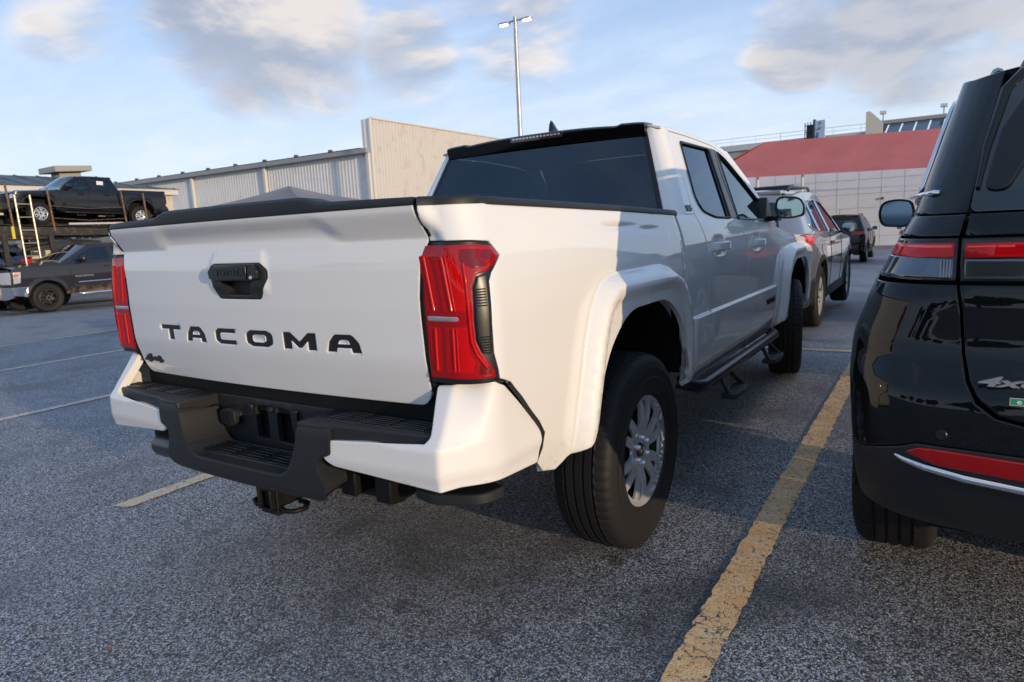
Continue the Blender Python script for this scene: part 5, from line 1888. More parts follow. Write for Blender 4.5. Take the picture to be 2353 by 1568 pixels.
rear_end(rt, UB, rg, SILVP)
for s in (-1, 1):
    MB().tube([(s * .565, -.25, 1.60), (s * .57, -.15, 1.645), (s * .585, .95, 1.66), (s * .58, 1.10, 1.615)], .016, 8).build('roof_rail', BLK2, rt, smooth=60)
for y in (.0, .75):
    MB().tube([(-.58, y, 1.655), (.58, y, 1.655)], .016, 8).build('cross_bar', BLK2, rt, smooth=60)

# ---- small black SUV further on
cq = dict(wb=2.636, R=.345, rim=.215, wd=.225, trk=.775, zb=.32, r=.22, tr=(.1, .05), tf=(2.7, .24), clad=True, step=.05,
          w=([.3, .55, .85, 1.0, 1.12, 1.50, 1.65], [.87, .90, .905, .895, .86, .70, .62]),
          yb=([.30, .42, .55, .75, .80, 1.0, 1.10, 1.16, 1.50, 1.66], [-.78, -.85, -.87, -.87, -.84, -.82, -.80, -.76, -.52, -.46]),
          belt=[(-.58, 1.10), (.2, 1.08), (1.2, 1.05), (1.85, 1.035), (2.5, 1.0), (3.0, .93), (3.25, .80)], nose=[(3.30, .72), (3.30, .42)],
          hatch_x=.70, up_x=.60, up_xb=.68, roof=[(-.42, 1.565), (.1, 1.60), (.8, 1.61), (1.15, 1.585), (1.85, 1.06)], roof_n=3,
          wins=[[(-.40, 1.20), (-.25, 1.46), (.02, 1.48), (.0, 1.13)], [(.08, 1.12), (.10, 1.49), (.72, 1.51), (.74, 1.09)], [(.82, 1.085), (.80, 1.51), (1.12, 1.485), (1.70, 1.075)]],
          seams=(.03, .78, 1.75), mirror=(.88, 1.06, 1.06, 1.20, 1.60),
          hatch_z=(.66, 1.58), rear_win=[(-.60, 1.15), (.60, 1.15), (.53, 1.48), (-.53, 1.48)],
          lamps=[('tail_lamp', [('x', .42, 1.06), ('x', .62, 1.075), ('y', -.56, 1.07), ('y', -.50, 1.03), ('y', -.6, .97), ('x', .48, .965)], RED, .012),
                 ('reflector', [('x', .48, .56), ('x', .64, .57), ('x', .64, .54), ('x', .48, .53)], RED2, .012)],
          spoiler=(-.54, 1.60, .26), rbump_m=BLK)
p = ray_ground((1985, 603))
rt, LB, UB = suv('small_suv_car', 'small black SUV seen from behind, far off beyond the silver crossover', 'car', (p.x - .80, p.y + .1, float(G(p.x, p.y))), 0, BLACKP, cq)
rear_end(rt, UB, cq, BLACKP)
MB().tube([(.0, -.2, 1.66), (.02, -.28, 1.85)], .006, 6).build('aerial', BLK2, rt)
for s in (-1, 1):
    MB().tube([(s * .60, -.25, 1.60), (s * .60, -.15, 1.65), (s * .61, .95, 1.66), (s * .60, 1.10, 1.615)], .016, 8).build('roof_rail', BLK2, rt, smooth=60)
# ---- white and dark cars further right
wq = dict(cq); wq.update(lamps=cq['lamps'][:1], rbump_m=WHITE)
rt, LB, UB = suv('white_car', 'white car half hidden behind the right-hand black SUV\'s mirror', 'car', (1.72, 21.5, float(G(1.8, 22))), 0, WHITE, wq)
rear_end(rt, UB, wq, WHITE)
dq = dict(rg); dq.update(mirror=(.90, 1.08, .98, 1.12, 1.55), lamps=rg['lamps'][:1], clad=False, win_trim=None)
rt, LB, UB = suv('dark_car', 'black car hidden ahead of the right-hand SUV, only its door mirror showing', 'car', (2.47, 7.2, float(G(2.4, 7.2)) - .08), 0, BLACKP, dq)
rear_end(rt, UB, dq, BLACKP)

# ---- dark pickup on the left, nose towards the camera's left
SLV = mat('dusty_charcoal_paint', (.022, .019, .026), .3, coat=1.0, spec=.1, dirt=((.20, .13, .07), 5, .40, .62, .42, .80))
sq = dict(wb=3.645, R=.42, rim=.245, wd=.275, trk=.86, zb=.48, r=.10, tr=(-.9, .0), tf=(4.15, .30), arch=.50, flare=.030, step=.045, wheel='six', rim_m=mat('bronze_black_wheel', (.030, .024, .018), .4, metal=.5), seg=96, sipes=True,
          w=([.45, .60, 1.0, 1.18, 1.34, 1.40, 1.92, 2.05], [.95, .985, 1.005, 1.0, .985, .955, .755, .70]),
          yb=([.4, 1.4], [-1.24, -1.26]), yb_up=([1.2, 2.0], [.74, .98]), r_up=.06,
          belt=[(-1.14, 1.42), (.60, 1.415), (1.5, 1.375), (2.75, 1.375), (3.2, 1.385), (3.8, 1.36), (4.35, 1.325), (4.45, 1.28)], nose=[(4.50, 1.20), (4.52, .80), (4.50, .62)],
          hatch_x=.84, up_x=.64, up_xb=.78, roof=[(.96, 1.885), (1.4, 1.905), (2.0, 1.895), (2.35, 1.86), (3.22, 1.385)], roof_n=3,
          cut_up=[(3.1, 1.382), (1.5, 1.379), (.84, 1.40)],
          wins=[[(1.04, 1.435), (1.12, 1.79), (1.66, 1.81), (1.68, 1.425)], [(1.80, 1.425), (1.80, 1.81), (2.26, 1.785), (2.62, 1.62), (2.92, 1.425)]], win_m=[TINT, TINT], crown=.045, ws_m=mat('screen_glass', (.010, .014, .018), .06, spec=.2, coat=1.0, coat_rough=.01),
          seams=(.82, 1.74, 2.98), handles=((1.02, 1.24), (1.94, 1.23)), handle_m=BLK2, mirror=(1.00, 1.24, 1.38, 1.58, 2.60), mirror_m=BLK2, seat_y=(1.4, 2.15),
          front=[('grille', [(-.55, 1.20), (.55, 1.20), (.55, .84), (-.55, .84)], BLK2, .02), ('grille_bar', [(-.56, 1.04), (.56, 1.04), (.56, .985), (-.56, .985)], CHROME, .03),
                 ('headlamp', [(.58, 1.20), (.985, 1.19), (.985, .86), (.60, .88)], CLEARL, .03), ('headlamp', [(-.58, 1.20), (-.985, 1.19), (-.985, .86), (-.60, .88)], CLEARL, .03),
                 ('indicator', [(.90, 1.10), (.985, 1.10), (.985, 1.03), (.90, 1.03)], AMBER, .04), ('indicator', [(.90, .93), (.985, .93), (.985, .87), (.90, .87)], AMBER, .04),
                 ('chrome_bumper', [(-1.0, .78), (1.0, .78), (1.0, .50), (.8, .44), (-.8, .44), (-1.0, .50)], CHROME, .05)])
p = ray_ground((105, 719))
SIL, LB, UB = suv('dark_pickup', 'dusty charcoal pickup with black wheels and chrome bumper, parked below the car transporter', 'pickup truck', (p.x - .98, p.y + .15 + 3.645, float(G(p.x, p.y))), math.pi, SLV, sq)
MB().box(-.90, .90, -1.22, .70, .75, 1.38).build('bed', DARK, SIL)
panel('cab_back', UB.rear, [(-.78, .9), (.78, .9), (.64, 1.87), (-.64, 1.87)], step=.2, lip=.01, m=SLV, parent=SIL, out=(0, -1, 0))
for s in (-1, 1):
    pts = [(s * (float(LB.S(y, .80)) + .006), y, .80 - .0 * y) for y in np.linspace(.60, 2.80, 12)]
    MB().tube(pts, .020, 8).build('door_moulding', CHROME, SIL, smooth=60)
    MB().tube([(s * .90, .66, .47), (s * .99, .75, .45), (s * .99, 2.7, .45), (s * .90, 2.8, .47)], .045, 10).build('side_step', CHROME, SIL, smooth=60)
    panel('side_corner_light', LB.side, [(4.26, 1.20), (4.44, 1.20), (4.46, .88), (4.30, .90)], step=.06, lip=.01, m=CLEARL, parent=SIL, out=(1, 0, 0), off=.006).scale.x = s
    panel('bumper_end', LB.side, [(4.12, .78), (4.50, .78), (4.50, .56), (4.18, .50)], step=.06, lip=.02, m=CHROME, parent=SIL, out=(1, 0, 0), off=.02).scale.x = s
    MB().box(min(s * .985, s * 1.0), max(s * .985, s * 1.0), 4.30, 4.44, 1.08, 1.15).build('corner_indicator', AMBER, SIL, bevel=.004)
lt = mat('badge_silver', (.6, .6, .6), .3, metal=.8)
text_mesh('badge', 'TEXAS EDITION', .075, lt, SIL, frame((float(LB.S(2.6, .97)) * -1 - .004, 2.62, .97), (0, -1, 0), (0, 0, 1)), .003, 1.0)

# ------------------------------------------------------------------ buildings and street furniture
def cladding(name, col, stain):
    return mat(name, col, .5, spec=.3, dirt=(stain, 1.3, .48, .80))


MET1 = cladding('sunlit_sheet_metal', (.56, .53, .48), (.44, .39, .32))  # warm tone of the sunlit face, put into the sheet colour
MET2 = cladding('shaded_sheet_metal', (.74, .73, .71), (.62, .60, .56))  # same sheeting, cooler tone of the shaded faces put into the colour
TRIMG = mat('trim_grey', (.30, .30, .30), .5)
TRIMW = mat('trim_white', (.62, .60, .56), .5)
ROOFD = mat('roof_grey', (.11, .125, .125), .6, dirt=((.06, .06, .06), 2, .4, .7))
FABG = mat('grey_fabric', (.23, .23, .24), .85, spec=.2)
FABR = mat('red_fabric', (.55, .17, .155), .85, spec=.2, dirt=((.48, .135, .12), .5, .3, .8))
GALV = mat('galvanised', (.42, .42, .43), .4, metal=.6)
RUST = mat('rusty_steel', (.20, .13, .085), .65, metal=.2, dirt=((.08, .05, .035), 8, .4, .7))


def corrugated(name, p0, p1, z0, z1, m, parent, pitch=.26, depth=.018, z1b=None):
    """vertical ribbed sheet between two plan points; outside is to the right of p0 -> p1"""
    p0, p1 = Vector((*p0, 0)), Vector((*p1, 0))
    d = p1 - p0
    L = d.length
    d.normalize()
    n = Vector((d.y, -d.x, 0))
    v, f = [], []
    k = int(L / pitch)
    pr = [(0, 0), (.55, 0), (.66, 1), (.88, 1)]
    cols = []
    for i in range(k):
        for a, b in pr:
            cols.append(((i + a) * pitch, b * depth))
    cols.append((L, 0))
    for s, h in cols:
        q = p0 + d * s + n * h
        zt = z1 if z1b is None else z1 + (z1b - z1) * s / L
        v += [(q.x, q.y, z0), (q.x, q.y, zt)]
    f = [(2 * i, 2 * i + 2, 2 * i + 3, 2 * i + 1) for i in range(len(cols) - 1)]
    return raw(name, v, f, m, parent)


# ---- sheet metal warehouse: tall block and long lower shed
WX, WY = -24.85, 25.75
WHS = thing('warehouse', 'white sheet metal warehouse, cream in the sun and grey in shade, with a tall flat-topped front and a long shed', 'building', (WX, WY, -1.0))
corrugated('front_wall', (0, 0), (0, 22), 0, 8.75, MET1, WHS)
corrugated('shed_wall', (-34, 0.02), (-.02, 0.02), 0, 7.25, MET2, WHS)
corrugated('return_wall', (-.6, .0), (0, 0), 7.2, 8.75, MET2, WHS)
MB().box(-.62, -.56, .02, 22, 6.8, 8.75).build('parapet_back', MET2, WHS)
MB().prism([(-.05, 7.30), (-.05, 7.42), (-34, 7.75), (-34, 7.62)], 0, 0, 'y') if False else None
rf = MB()
rf.add([(-34.2, -.35, 7.36), (-.62, -.35, 7.22), (-.62, 11, 8.2), (-34.2, 11, 8.35)], [(0, 1, 2, 3)])
RF = rf.build('roof', ROOFD, WHS)
gt = MB().add([(-34.2, -.42, 7.06), (-.02, -.42, 6.92), (-.02, -.42, 7.16), (-34.2, -.42, 7.32), (-34.2, .0, 7.06), (-.02, .0, 6.92), (-.02, 0, 7.2), (-34.2, 0, 7.36)], [(0, 1, 2, 3), (4, 7, 6, 5), (0, 4, 5, 1), (3, 2, 6, 7), (1, 5, 6, 2), (0, 3, 7, 4)])
gt.build('gutter', TRIMG, WHS)
for x in (-16.7, -9.0, -.16, -24.6, -32.5):
    MB().box(x - .12, x + .12, -.22, -.04, 0, 6.98).build('downpipe', TRIMW, WHS, bevel=.03)
for i in range(11):
    x = -32 + i * 2.9
    MB().box(x, x + .22, -.36, -.2, 7.22 - .004 * x, 7.335 - .004 * x).build('roof_clip', ROOFD, RF)
MB().box(-.08, .06, -.04, .14, 0, 8.78).build('corner_trim', TRIMW, WHS)
MB().box(-.10, .08, .15, 22, 8.75, 8.83).build('coping', TRIMW, WHS)
for x in (-12.6, -13.4):
    MB().box(x, x + .15, -.12, -.04, 3.9, 4.2).build('wall_lamp', BLK2, WHS)

# ---- grey shade canopy
can = thing('shade_canopy', 'grey fabric shade canopy peaked like a tent before the metal warehouse', 'canopy', (-25.4, 19.8, float(G(-25, 19))))
zc_ = -float(G(-25, 19))
A = [(-3.56, -1.8, zc_ + 3.17), (3.55, -1.8, zc_ + 3.06), (3.55, 1.85, zc_ + 3.14), (-3.56, 1.85, zc_ + 3.2)]
ap = (.55, .1, zc_ + 3.96)
v, f = [], []
NS = 10
for e in range(4):
    a, b = Vector(A[e]), Vector(A[(e + 1) % 4])
    base = len(v)
    for i in range(NS + 1):
        for j in range(NS + 1):
            u_ = i / NS
            p = a.lerp(b, u_)
            p.z -= .10 * 4 * u_ * (1 - u_)          # edge cable sags
            q = p.lerp(Vector(ap), j / NS)
            q.z -= .16 * math.sin(math.pi * j / NS) * (.4 + .6 * 4 * u_ * (1 - u_))
            v.append(q)
    f += [(base + i * (NS + 1) + j, base + (i + 1) * (NS + 1) + j, base + (i + 1) * (NS + 1) + j + 1, base + i * (NS + 1) + j + 1) for i in range(NS) for j in range(NS)]
fo = raw('fabric', v, f, FABG, can, 40)
for a in A:
    MB().tube([(a[0] * .97, a[1] * .97, 0), (a[0] * .97, a[1] * .97, a[2])], .06, 8).build('post', GALV, can, smooth=60)

# ---- low building behind the transporter
LOW = thing('low_building', 'low cream building with a grey metal roof behind the car transporter', 'building', (-31, 0, -1.2))
WALLC = mat('cream_render', (.60, .52, .40), .75, dirt=((.45, .38, .28), 1.5, .45, .75))
MB().box(-14, 0, -6, 17.62, 0, 5.1).build('wall', WALLC, LOW)
MB().box(-14.2, .25, -6.2, 17.85, 5.1, 5.36).build('fascia', TRIMW, LOW)
rfl = MB().add([(.35, -6.3, 5.37), (.35, 17.95, 5.37), (-14.4, 17.95, 5.37), (-14.4, -6.3, 5.37), (-3.2, -1, 6.12), (-3.2, 13.4, 6.12), (-10, 13.4, 6.12), (-10, -1, 6.12)], [(0, 1, 5, 4), (1, 2, 6, 5), (2, 3, 7, 6), (3, 0, 4, 7), (4, 5, 6, 7)])
RL = rfl.build('roof', ROOFD, LOW)
for i in range(26):
    y = -5.6 + .93 * i
    y2 = min(max(y, -1), 13.4)
    k_ = 1 if -1 <= y <= 13.4 else max(0.05, 1 - (abs(y - y2) / 4.5))
    MB().tube([(.33, y, 5.38), (.33 - 3.5 * k_, y, 5.38 + .75 * k_)], .03, 4).build('roof_seam', ROOFD, RL)
ven = MB()
ven.prism([(13.60, 6.30), (15.27, 6.42), (15.27, 6.68), (13.60, 6.58)], -4.3, -2.6, 'x')
ven.prism([(13.95, 5.6), (14.92, 5.6), (14.92, 6.36), (13.95, 6.32)], -3.9, -3.0, 'x')
ven.build('roof_vent', mat('vent_grey', (.34, .33, .29), .6), LOW, bevel=.03)
dr = MB().box(.0, .06, 16.9, 17.5, 2.4, 4.3).build('door', TRIMW, LOW)
MB().tube([(.10, 17.0, 3.3), (.10, 17.0, 3.45)], .04, 6).build('door_handle', RUST, dr)

# ---- lamp post
LP = thing('lamp_post', 'tall grey lamp post with two lit heads above the white pickup', 'lamp post', (-12.61, 21.49, float(G(-12.6, 21.5))))
h_ = 9.55 - LP.location.z
MB().tube([(0, 0, 0), (0, 0, h_)], [.11, .075], 12).build('pole', GALV, LP, smooth=50)
MB().tube([(0, 0, 0), (0, 0, .7)], .28, 16).build('base', mat('concrete', (.4, .39, .37), .8), LP, smooth=50)
LEDM = mat('lit_lamp', (.9, .9, .9), .5, emit=(1, .97, .90), estr=3.2)
for s in (-1, 1):
    MB().tube([(0, 0, h_ - .12), (s * .30, 0, h_ - .14)], .035, 8).build('arm', GALV, LP, smooth=60)
    hd = MB().prism(rpoly([(s * .28, -.10, .03), (s * .72, -.14, .06), (s * .78, 0, .05), (s * .72, .14, .06), (s * .28, .10, .03)], 3), h_ - .19, h_ - .12, 'z').build('lamp_head', GALV, LP, bevel=.01)
    MB().prism(rpoly([(s * .36, -.07, .03), (s * .68, -.10, .05), (s * .72, 0, .05), (s * .68, .10, .05), (s * .36, .07, .03)], 3), h_ - .225, h_ - .192, 'z').build('lamp_lens', LEDM, hd)

# ---- red canopy and the white panelled wall under it
RC_ = thing('red_canopy', 'long red fabric canopy on white posts over the far row of cars', 'canopy', (0, 40, float(G(0, 40))))
zg = -float(G(0, 40))
v, f = [], []
X0, X1 = -11.5, 9.5
nxs = 40
for i in range(nxs + 1):
    u_ = i / nxs
    xl = X0 + (X1 - X0) * u_
    xr = -7.9 + (6.2 + 7.9) * u_
    for j in range(9):
        t = j / 8
        zl = 3.75 - .0275 * (xl + 8)
        zr = 6.13 - .030 * (xr + 8)
        v.append((xl + (xr - xl) * t, 4.0 * t, zg + zl + (zr - zl) * t - .16 * math.sin(math.pi * t) - .03 * abs(math.sin(u_ * 8 * math.pi)) * math.sin(math.pi * t)))
f = [(i * 9 + j, (i + 1) * 9 + j, (i + 1) * 9 + j + 1, i * 9 + j + 1) for i in range(nxs) for j in range(8)]
raw('front_slope', v, f, FABR, RC_, 60)
raw('end_slope', [(X0, 0, zg + 3.85), (-7.9, 4, zg + 6.13), (-7.9, 5, zg + 6.1), (X0, 8, zg + 4.4)], [(0, 1, 2, 3)], FABR, RC_)
raw('back_slope', [(X0, 8, zg + 4.4), (-7.9, 5, zg + 6.1), (6.2, 5, zg + 5.7), (X1, 8, zg + 4.0)], [(0, 1, 2, 3)], FABR, RC_)
for x in (-10.8, -7.5, -5.0, 3.6, 7.6):
    MB().tube([(x, .25, 0), (x, .25, zg + 3.75 - .0275 * (x + 8))], .07, 8).build('post', TRIMW, RC_, smooth=60)
PW = thing('panelled_building', 'white tiled building wall below the red canopy', 'building', (0, 50, float(G(0, 46))))
zp = -PW.location.z
PANM = mat('white_wall_panel', (.80, .85, .93), .55, dirt=((.74, .78, .84), .6, .4, .7))
MB().box(-22, 14, .06, 10, 0, zp + 4.9).build('wall_core', mat('joint_grey', (.62, .65, .70), .8), PW)
px_, pz_ = 1.36, .96
pm = MB().box(.012, px_ - .012, 0, .06, .012, pz_ - .012)
first = None
for i in range(26):
    for j in range(6):
        if first is None:
            first = pm.build('wall_panel', PANM, PW)
            o = first
        else:
            o = first.copy()
            link(o, PW)
        o.location = (-22 + i * px_, 0, zp + 4.55 - (j + 1) * pz_)
for (x, z) in ((-8.9, 3.9), (-8.6, 3.0), (-1.5, 2.65), (.5, 2.6)):
    MB().lathe([(.001, 0), (.09, 0), (.09, .12)], 12, Matrix.Translation((x, -.10, zp + z - .4)) @ Matrix.Rotation(R_(90), 4, 'Z')).build('wall_fitting', RUST, PW)

# ---- elevated road behind, with sign
ER = thing('elevated_road', 'long grey elevated roadway with a railing beyond the red canopy', 'bridge', (0, 72, 0))
CON = mat('weathered_concrete', (.33, .33, .32), .8, dirt=((.22, .22, .22), .5, .4, .7))
MB().box(-90, -3.8, 0, 9, 7.4, 8.75).build('deck', CON, ER)
MB().box(-90, -3.8, -.25, .0, 8.45, 9.05).build('parapet', mat('pale_concrete', (.47, .48, .49), .8), ER)
for i in range(36):
    x = -90 + i * 2.43
    MB().tube([(x, -.12, 9.05), (x, -.12, 9.75)], .02, 5).build('railing_post', GALV, ER)
MB().tube([(-90, -.12, 9.75), (-3.9, -.12, 9.75)], .02, 5).build('railing', GALV, ER)
MB().tube([(-90, -.12, 9.4), (-3.9, -.12, 9.4)], .015, 5).build('railing', GALV, ER)
for x in (-80, -60, -40, -20):
    MB().tube([(x, 4.5, -2), (x, 4.5, 7.4)], .8, 16).build('pier', CON, ER, smooth=50)
BLD = thing('glazed_roof_building', 'building with a sloping blue glazed roof and floodlights, behind the red canopy', 'building', (-4.4, 70, -1.5))
MB().prism([(0, 9.4), (0, 12.1), (.35, 12.1), (1.4, 11.0), (1.4, 9.4)], 0, .4, 'y').build('end_wall', mat('cream_wall', (.55, .50, .42), .8), BLD)
MB().box(0.1, 22, .6, 12, 0, 9.6).build('wall', CON, BLD)
MB().prism([(-.2, 9.35), (.6, 9.75), (.6, 9.35)], .3, 22, 'x').build('sill_band', mat('sill_grey', (.30, .29, .27), .8), BLD)
gl_ = mat('blue_glazing', (.035, .06, .10), .15, coat=.8)
for i in range(14):
    x = .5 + i * 1.12
    raw('roof_pane', [(x, -.1, 9.78), (x + 1.0, -.1, 9.78), (x + 1.25, 2.2, 11.05), (x + .25, 2.2, 11.05)], [(0, 1, 2, 3)], gl_, BLD)
MB().box(1.0, 22, 2.1, 3.2, 11.05, 11.38).build('ridge_beam', mat('sill_grey'), BLD)
for x in (1.25, 6.1, 11.0):
    fl_ = MB().tube([(x, 2.4, 11.38), (x, 2.4, 12.05)], .06, 6).build('floodlight_post', GALV, BLD)
    MB().box(x - .28, x + .28, 2.1, 2.6, 12.0, 12.3).build('floodlight', TRIMW, fl_, bevel=.03)
SG = thing('billboard', 'two-sided roadside sign with a white and blue face above the red canopy', 'sign', (-8.9, 71, 0))
MB().box(-.04, .95, 0, .18, 8.6, 10.45, Matrix.Rotation(R_(-14), 4, 'Z')).build('sign_face', mat('sign_white', (.62, .66, .72), .5, dirt=((.10, .16, .32), 1.1, .5, .56)), SG)
MB().box(-.18, .0, -.05, .25, 8.6, 10.6, Matrix.Rotation(R_(-14), 4, 'Z')).build('sign_edge', mat('sign_blue', (.03, .05, .16), .5), SG)
lat = MB()
for i in range(4):
    lat.tube([(-.95 + i * .27, .3 - .1 * i, 8.6), (-.95 + i * .27, .3 - .1 * i, 10.4)], .045, 5)
for z in (8.9, 9.5, 10.1):
    lat.tube([(-.97, .3, z), (-.1, 0, z)], .04, 5)
lat.box(-.98, -.12, .28, .34, 8.6, 10.2, Matrix.Rotation(R_(-18), 4, 'Z'))
lat.build('sign_frame', BLK2, SG)
MB().tube([(-.2, .3, -1.5), (-.2, .3, 8.6)], .12, 8).build('sign_post', GALV, SG)
# yellow bollard by the white car
p = ray_ground((2045, 558))
bo = MB().lathe([(.001, 1.05), (.055, 1.04), (.075, 1.0), (.08, 0)], 14, Matrix.Rotation(R_(-90), 4, 'Y'))
o = bo.build('bollard', mat('yellow_enamel', (.70, .48, .05), .5), None, smooth=50)
o.location = (1.02, 27.0, float(G(1.0, 27)))
tag(o, 'yellow bollard by the far white car', 'bollard')

# ---- car transporter on the left
TRN = thing('car_transporter', 'dark car transporter with posts and a bright ladder, a pickup on its top deck', 'transporter', (-24.1, 9.6, float(G(-24, 9.6))))
zt = -TRN.location.z
STEEL = mat('transporter_steel', (.030, .028, .026), .5, metal=.3, dirt=((.10, .07, .05), 6, .45, .75))
LADM = mat('ladder_alloy', (.60, .50, .38), .35, metal=.7)
for s in (-1, 1):
    b = MB()
    b.prism([(-4.6, zt + 2.33), (-2.2, zt + 2.26), (2.6, zt + 2.09), (2.6, zt + 1.80), (-1.0, zt + 1.86), (-4.6, zt + 1.92)], s * .92 - .06, s * .92 + .06, 'x')
    b.build('deck_beam', STEEL, TRN, bevel=.02)
    MB().box(min(s * .55, s * .98), max(s * .55, s * .98), -4.6, 2.6, zt + 2.11, zt + 2.15, Matrix.Rotation(-.036, 4, 'X')).build('wheel_track', STEEL, TRN)
    for (y, z1) in ((-2.26, 3.59), (-1.08, 3.40), (1.32, 3.36), (2.10, 3.32)):
        MB().tube([(s * .99, y + .06, zt + 2.0), (s * .99, y, zt + z1)], .035, 8).build('stanchion', RUST, TRN, smooth=60)
    for z in (2.85, 2.45):
        MB().tube([(s * .99, -1.05, zt + z), (s * .99, .1, zt + z - .09), (s * .99, 1.33, zt + z - .04)], .012, 6).build('guard_wire', RUST, TRN, smooth=60)
    for y in (-2.5, -1.15, 1.9):
        MB().box(min(s * .88, s * 1.0), max(s * .88, s * 1.0), y - .07, y + .07, .55, zt + 2.0).build('leg', STEEL, TRN, bevel=.01)
    MB().box(min(s * .80, s * 1.0), max(s * .80, s * 1.0), -4.8, 2.8, .50, .72).build('lower_beam', STEEL, TRN, bevel=.02)
    MB().box(min(s * .86, s * .92), max(s * .86, s * .92), -4.8, -.9, zt + 1.40, zt + 1.48).build('side_rail', STEEL, TRN)
MB().box(1.0, 1.04, -.58, 1.24, zt + 2.22, zt + 2.28).build('plank', mat('plank_alloy', (.62, .60, .55), .4, metal=.4), TRN)
MB().box(-.95, .95, -4.8, 2.8, .60, .66).build('lower_deck', STEEL, TRN)
MB().box(-1.02, -.99, -4.6, 2.6, zt + 2.0, zt + 2.62, Matrix.Rotation(-.020, 4, 'X')).build('added_shade_sheet', STEEL, TRN)  # dark sheet added to stand for shade and structure under the loaded pickup
MB().prism([(-4.6, zt + 2.12), (-2.2, zt + 2.09), (2.6, zt + 1.97), (2.6, zt + 1.90), (-.6, zt + 1.97), (-1.3, zt + 1.78), (-4.6, zt + 1.80)], -.9, .9, 'x').build('deck_plate', STEEL, TRN)
for (y, z) in ((.3, 1.80), (1.6, 1.72), (-1.9, 1.55)):
    MB().tube([(.7, y, zt + z), (.75, y + .9, zt + z + .12)], .07, 10).build('hydraulic_ram', STEEL, TRN, smooth=60)
ldr = bpy.data.objects.new('ladder', None)
link(ldr, TRN)
for dy in (0, .43):
    MB().tube([(1.08, -2.08 + dy, zt + 3.18), (1.22, -2.08 + dy, .30)], .035, 8).build('rail', LADM, ldr, smooth=60)
for i in range(8):
    k_ = (i + .7) / 8.2
    x = 1.08 + .14 * k_
    z = zt + 3.18 + (.30 - zt - 3.18) * k_
    MB().tube([(x, -2.08, z), (x, -1.65, z)], .018, 6).build('rung', LADM, ldr, smooth=60)
MB().box(1.02, 1.06, -2.30, -2.22, zt + 1.80, zt + 2.19).build('strap', mat('strap_yellow', (.65, .55, .04), .6), TRN)
for y in (-2.9, -1.95, 1.45, 2.25):
    for s in (-1, 1):
        MB().lathe([(.20, -.12), (.48, -.13), (.50, -.10), (.50, .10), (.48, .13), (.24, .12), (.20, .06), (.001, .06)], 28, Matrix.Translation((s * .95, y + .6, .5))).build('tyre', RUBBER, TRN, smooth=40)
# tractor cab seen between the decks
CAB = MB()
CAB.prism([(-.80, zt + .7), (-.80, zt + 2.14), (.20, zt + 2.16), (.42, zt + 2.08), (.62, zt + 1.80), (1.60, zt + 1.74), (1.75, zt + 1.5), (1.75, zt + .7)], -2.6, -1.5, 'x')
o = CAB.build('tractor_cab', mat('cab_cream', (.62, .55, .42), .5, coat=.5), TRN, bevel=.04)
MB().prism(rpoly([(-.45, zt + 1.98, .04), (.18, zt + 2.0, .05), (.42, zt + 1.76, .05), (-.40, zt + 1.66, .04)]), -1.497, -1.492, 'x').build('cab_window', mat('cab_glass', (.22, .34, .30), .1, coat=1.0), o)
for i in range(3):
    MB().box(-1.49, -1.44, .72 + .26 * i, .93 + .26 * i, zt + 1.78, zt + 1.98).build('cab_light', TRIMW, o, bevel=.01)

# dark pickup on the upper deck: the same model as the white one
TK2 = copy_tree(TRUCK, None, {WHITE: DARKP, WHITE_LOW: DARKP})
TK2.location = (-24.12, 11.60, 2.095)
TK2.rotation_euler = (.036, 0, math.pi)
TK2['label'] = 'charcoal double cab pickup riding on the upper deck of the car transporter'
MB().box(-.775, -.770, 1.20, 1.42, 1.42, 1.58, None).build('window_sticker', mat('paper_white', (.75, .75, .75), .7), TK2)
bq = dict(cq); bq.update(scale=.92, seats=False, lamps=[('tail_lamp', [('x', .52, 1.06), ('x', .66, 1.10), ('y', -.56, 1.12), ('y', -.44, 1.05), ('y', -.5, .90), ('x', .60, .90)], RED2, .012)])
BLUEP = mat('blue_paint', (.010, .020, .060), .35, coat=1.0)
rt, LB, UB = suv('blue_car', 'dark blue car on the lower deck of the transporter, red tail lamp showing', 'car', (-24.05, 7.10, float(G(-24, 9.6)) + .68), math.pi, BLUEP, bq)
rear_end(rt, UB, bq, BLUEP)

# ------------------------------------------------------------------ trees behind the camera (seen in the paint and glass)
LEAF = mat('leaf_green', (.045, .075, .025), .6, spec=.3)
BARK = mat('bark', (.10, .08, .06), .9)


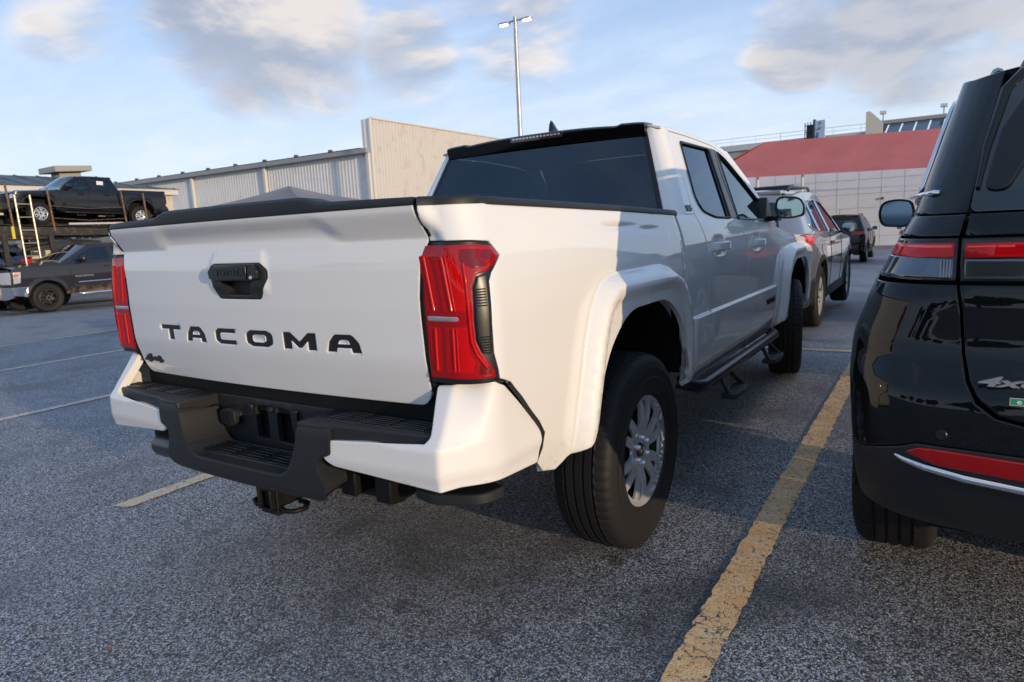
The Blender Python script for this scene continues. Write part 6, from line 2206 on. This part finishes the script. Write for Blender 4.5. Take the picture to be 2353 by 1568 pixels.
def tree_meshes(seed, h, rx, n=5200):
    r = random.Random(seed)
    tr = MB().tube([(0, 0, 0), (.1, .05, h * .3), (.0, .1, h * .6), (.05, 0, h * .85)], [.26, .2, .13, .05], 8)
    cl = []
    for i in range(9):
        a = r.uniform(0, 6.28)
        rr = r.uniform(.2, .75) * rx
        z = h * r.uniform(.42, .92)
        c = Vector((rr * math.cos(a), rr * math.sin(a), z))
        cl.append((c, r.uniform(.28, .48) * rx))
        tr.tube([(0, 0, h * .35), tuple(c * .6 + Vector((0, 0, h * .2))), tuple(c)], [.10, .06, .02], 6)
    v, f = [], []
    for i in range(n):
        c, R0 = r.choice(cl)
        d = Vector((r.gauss(0, 1), r.gauss(0, 1), r.gauss(0, .8))).normalized() * R0 * r.uniform(.55, 1.08)
        p = c + d
        s = r.uniform(.22, .42)
        a = Vector((r.gauss(0, 1), r.gauss(0, 1), r.gauss(0, 1))).normalized()
        b = a.cross(Vector((r.gauss(0, 1), r.gauss(0, 1), r.gauss(0, 1)))).normalized()
        k = len(v)
        v += [p - a * s, p + b * s * .5, p + a * s, p - b * s * .5]
        f.append((k, k + 1, k + 2, k + 3))
    return tr, v, f


protos = []
for sd, hh, rr in ((3, 8.5, 3.6), (8, 7.0, 4.2)):
    tr, v, f = tree_meshes(sd, hh, rr)
    protos.append((tr, v, f))
spots = [(-24, -46, 1.1, 0), (-15, -50, 1.2, 1), (-7, -47, 1.0, 0), (1, -52, 1.25, 1), (9, -48, 1.05, 0), (16, -52, 1.2, 1), (-33, -42, 1.15, 1), (24, -50, 1.0, 0)]
made = {}
for i, (x, y, s, k) in enumerate(spots):
    t = thing('tree', 'leafy green tree in the row across the car park behind the viewer', 'tree', (x, y, 0), i * 1.3, 'trees behind the viewer', s)
    if k not in made:
        tr, v, f = protos[k]
        made[k] = (tr.build('trunk', BARK, t, smooth=60), raw('crown', v, f, LEAF, t))
    else:
        for o_ in made[k]:
            c = o_.copy()
            link(c, t)
# dry leaves on the asphalt
for i, (D, sz) in enumerate((((250, 1493), .020), ((1710, 1360), .012))):
    p = ray_ground(D)
    o = raw('fallen_leaf', [(-sz, 0, .006), (0, -sz * .35, .010), (sz, 0, .007), (0, sz * .35, .012)], [(0, 1, 2, 3)], mat('dry_leaf', (.35, .12, .06), .8))
    o.location = (p.x, p.y, 0)
    o.rotation_euler = (0, 0, .5 + i)
    tag(o, ('small rust-red leaf on the asphalt near the lower left', 'tiny dry leaf on the asphalt beside the yellow stripe')[i], 'leaf')
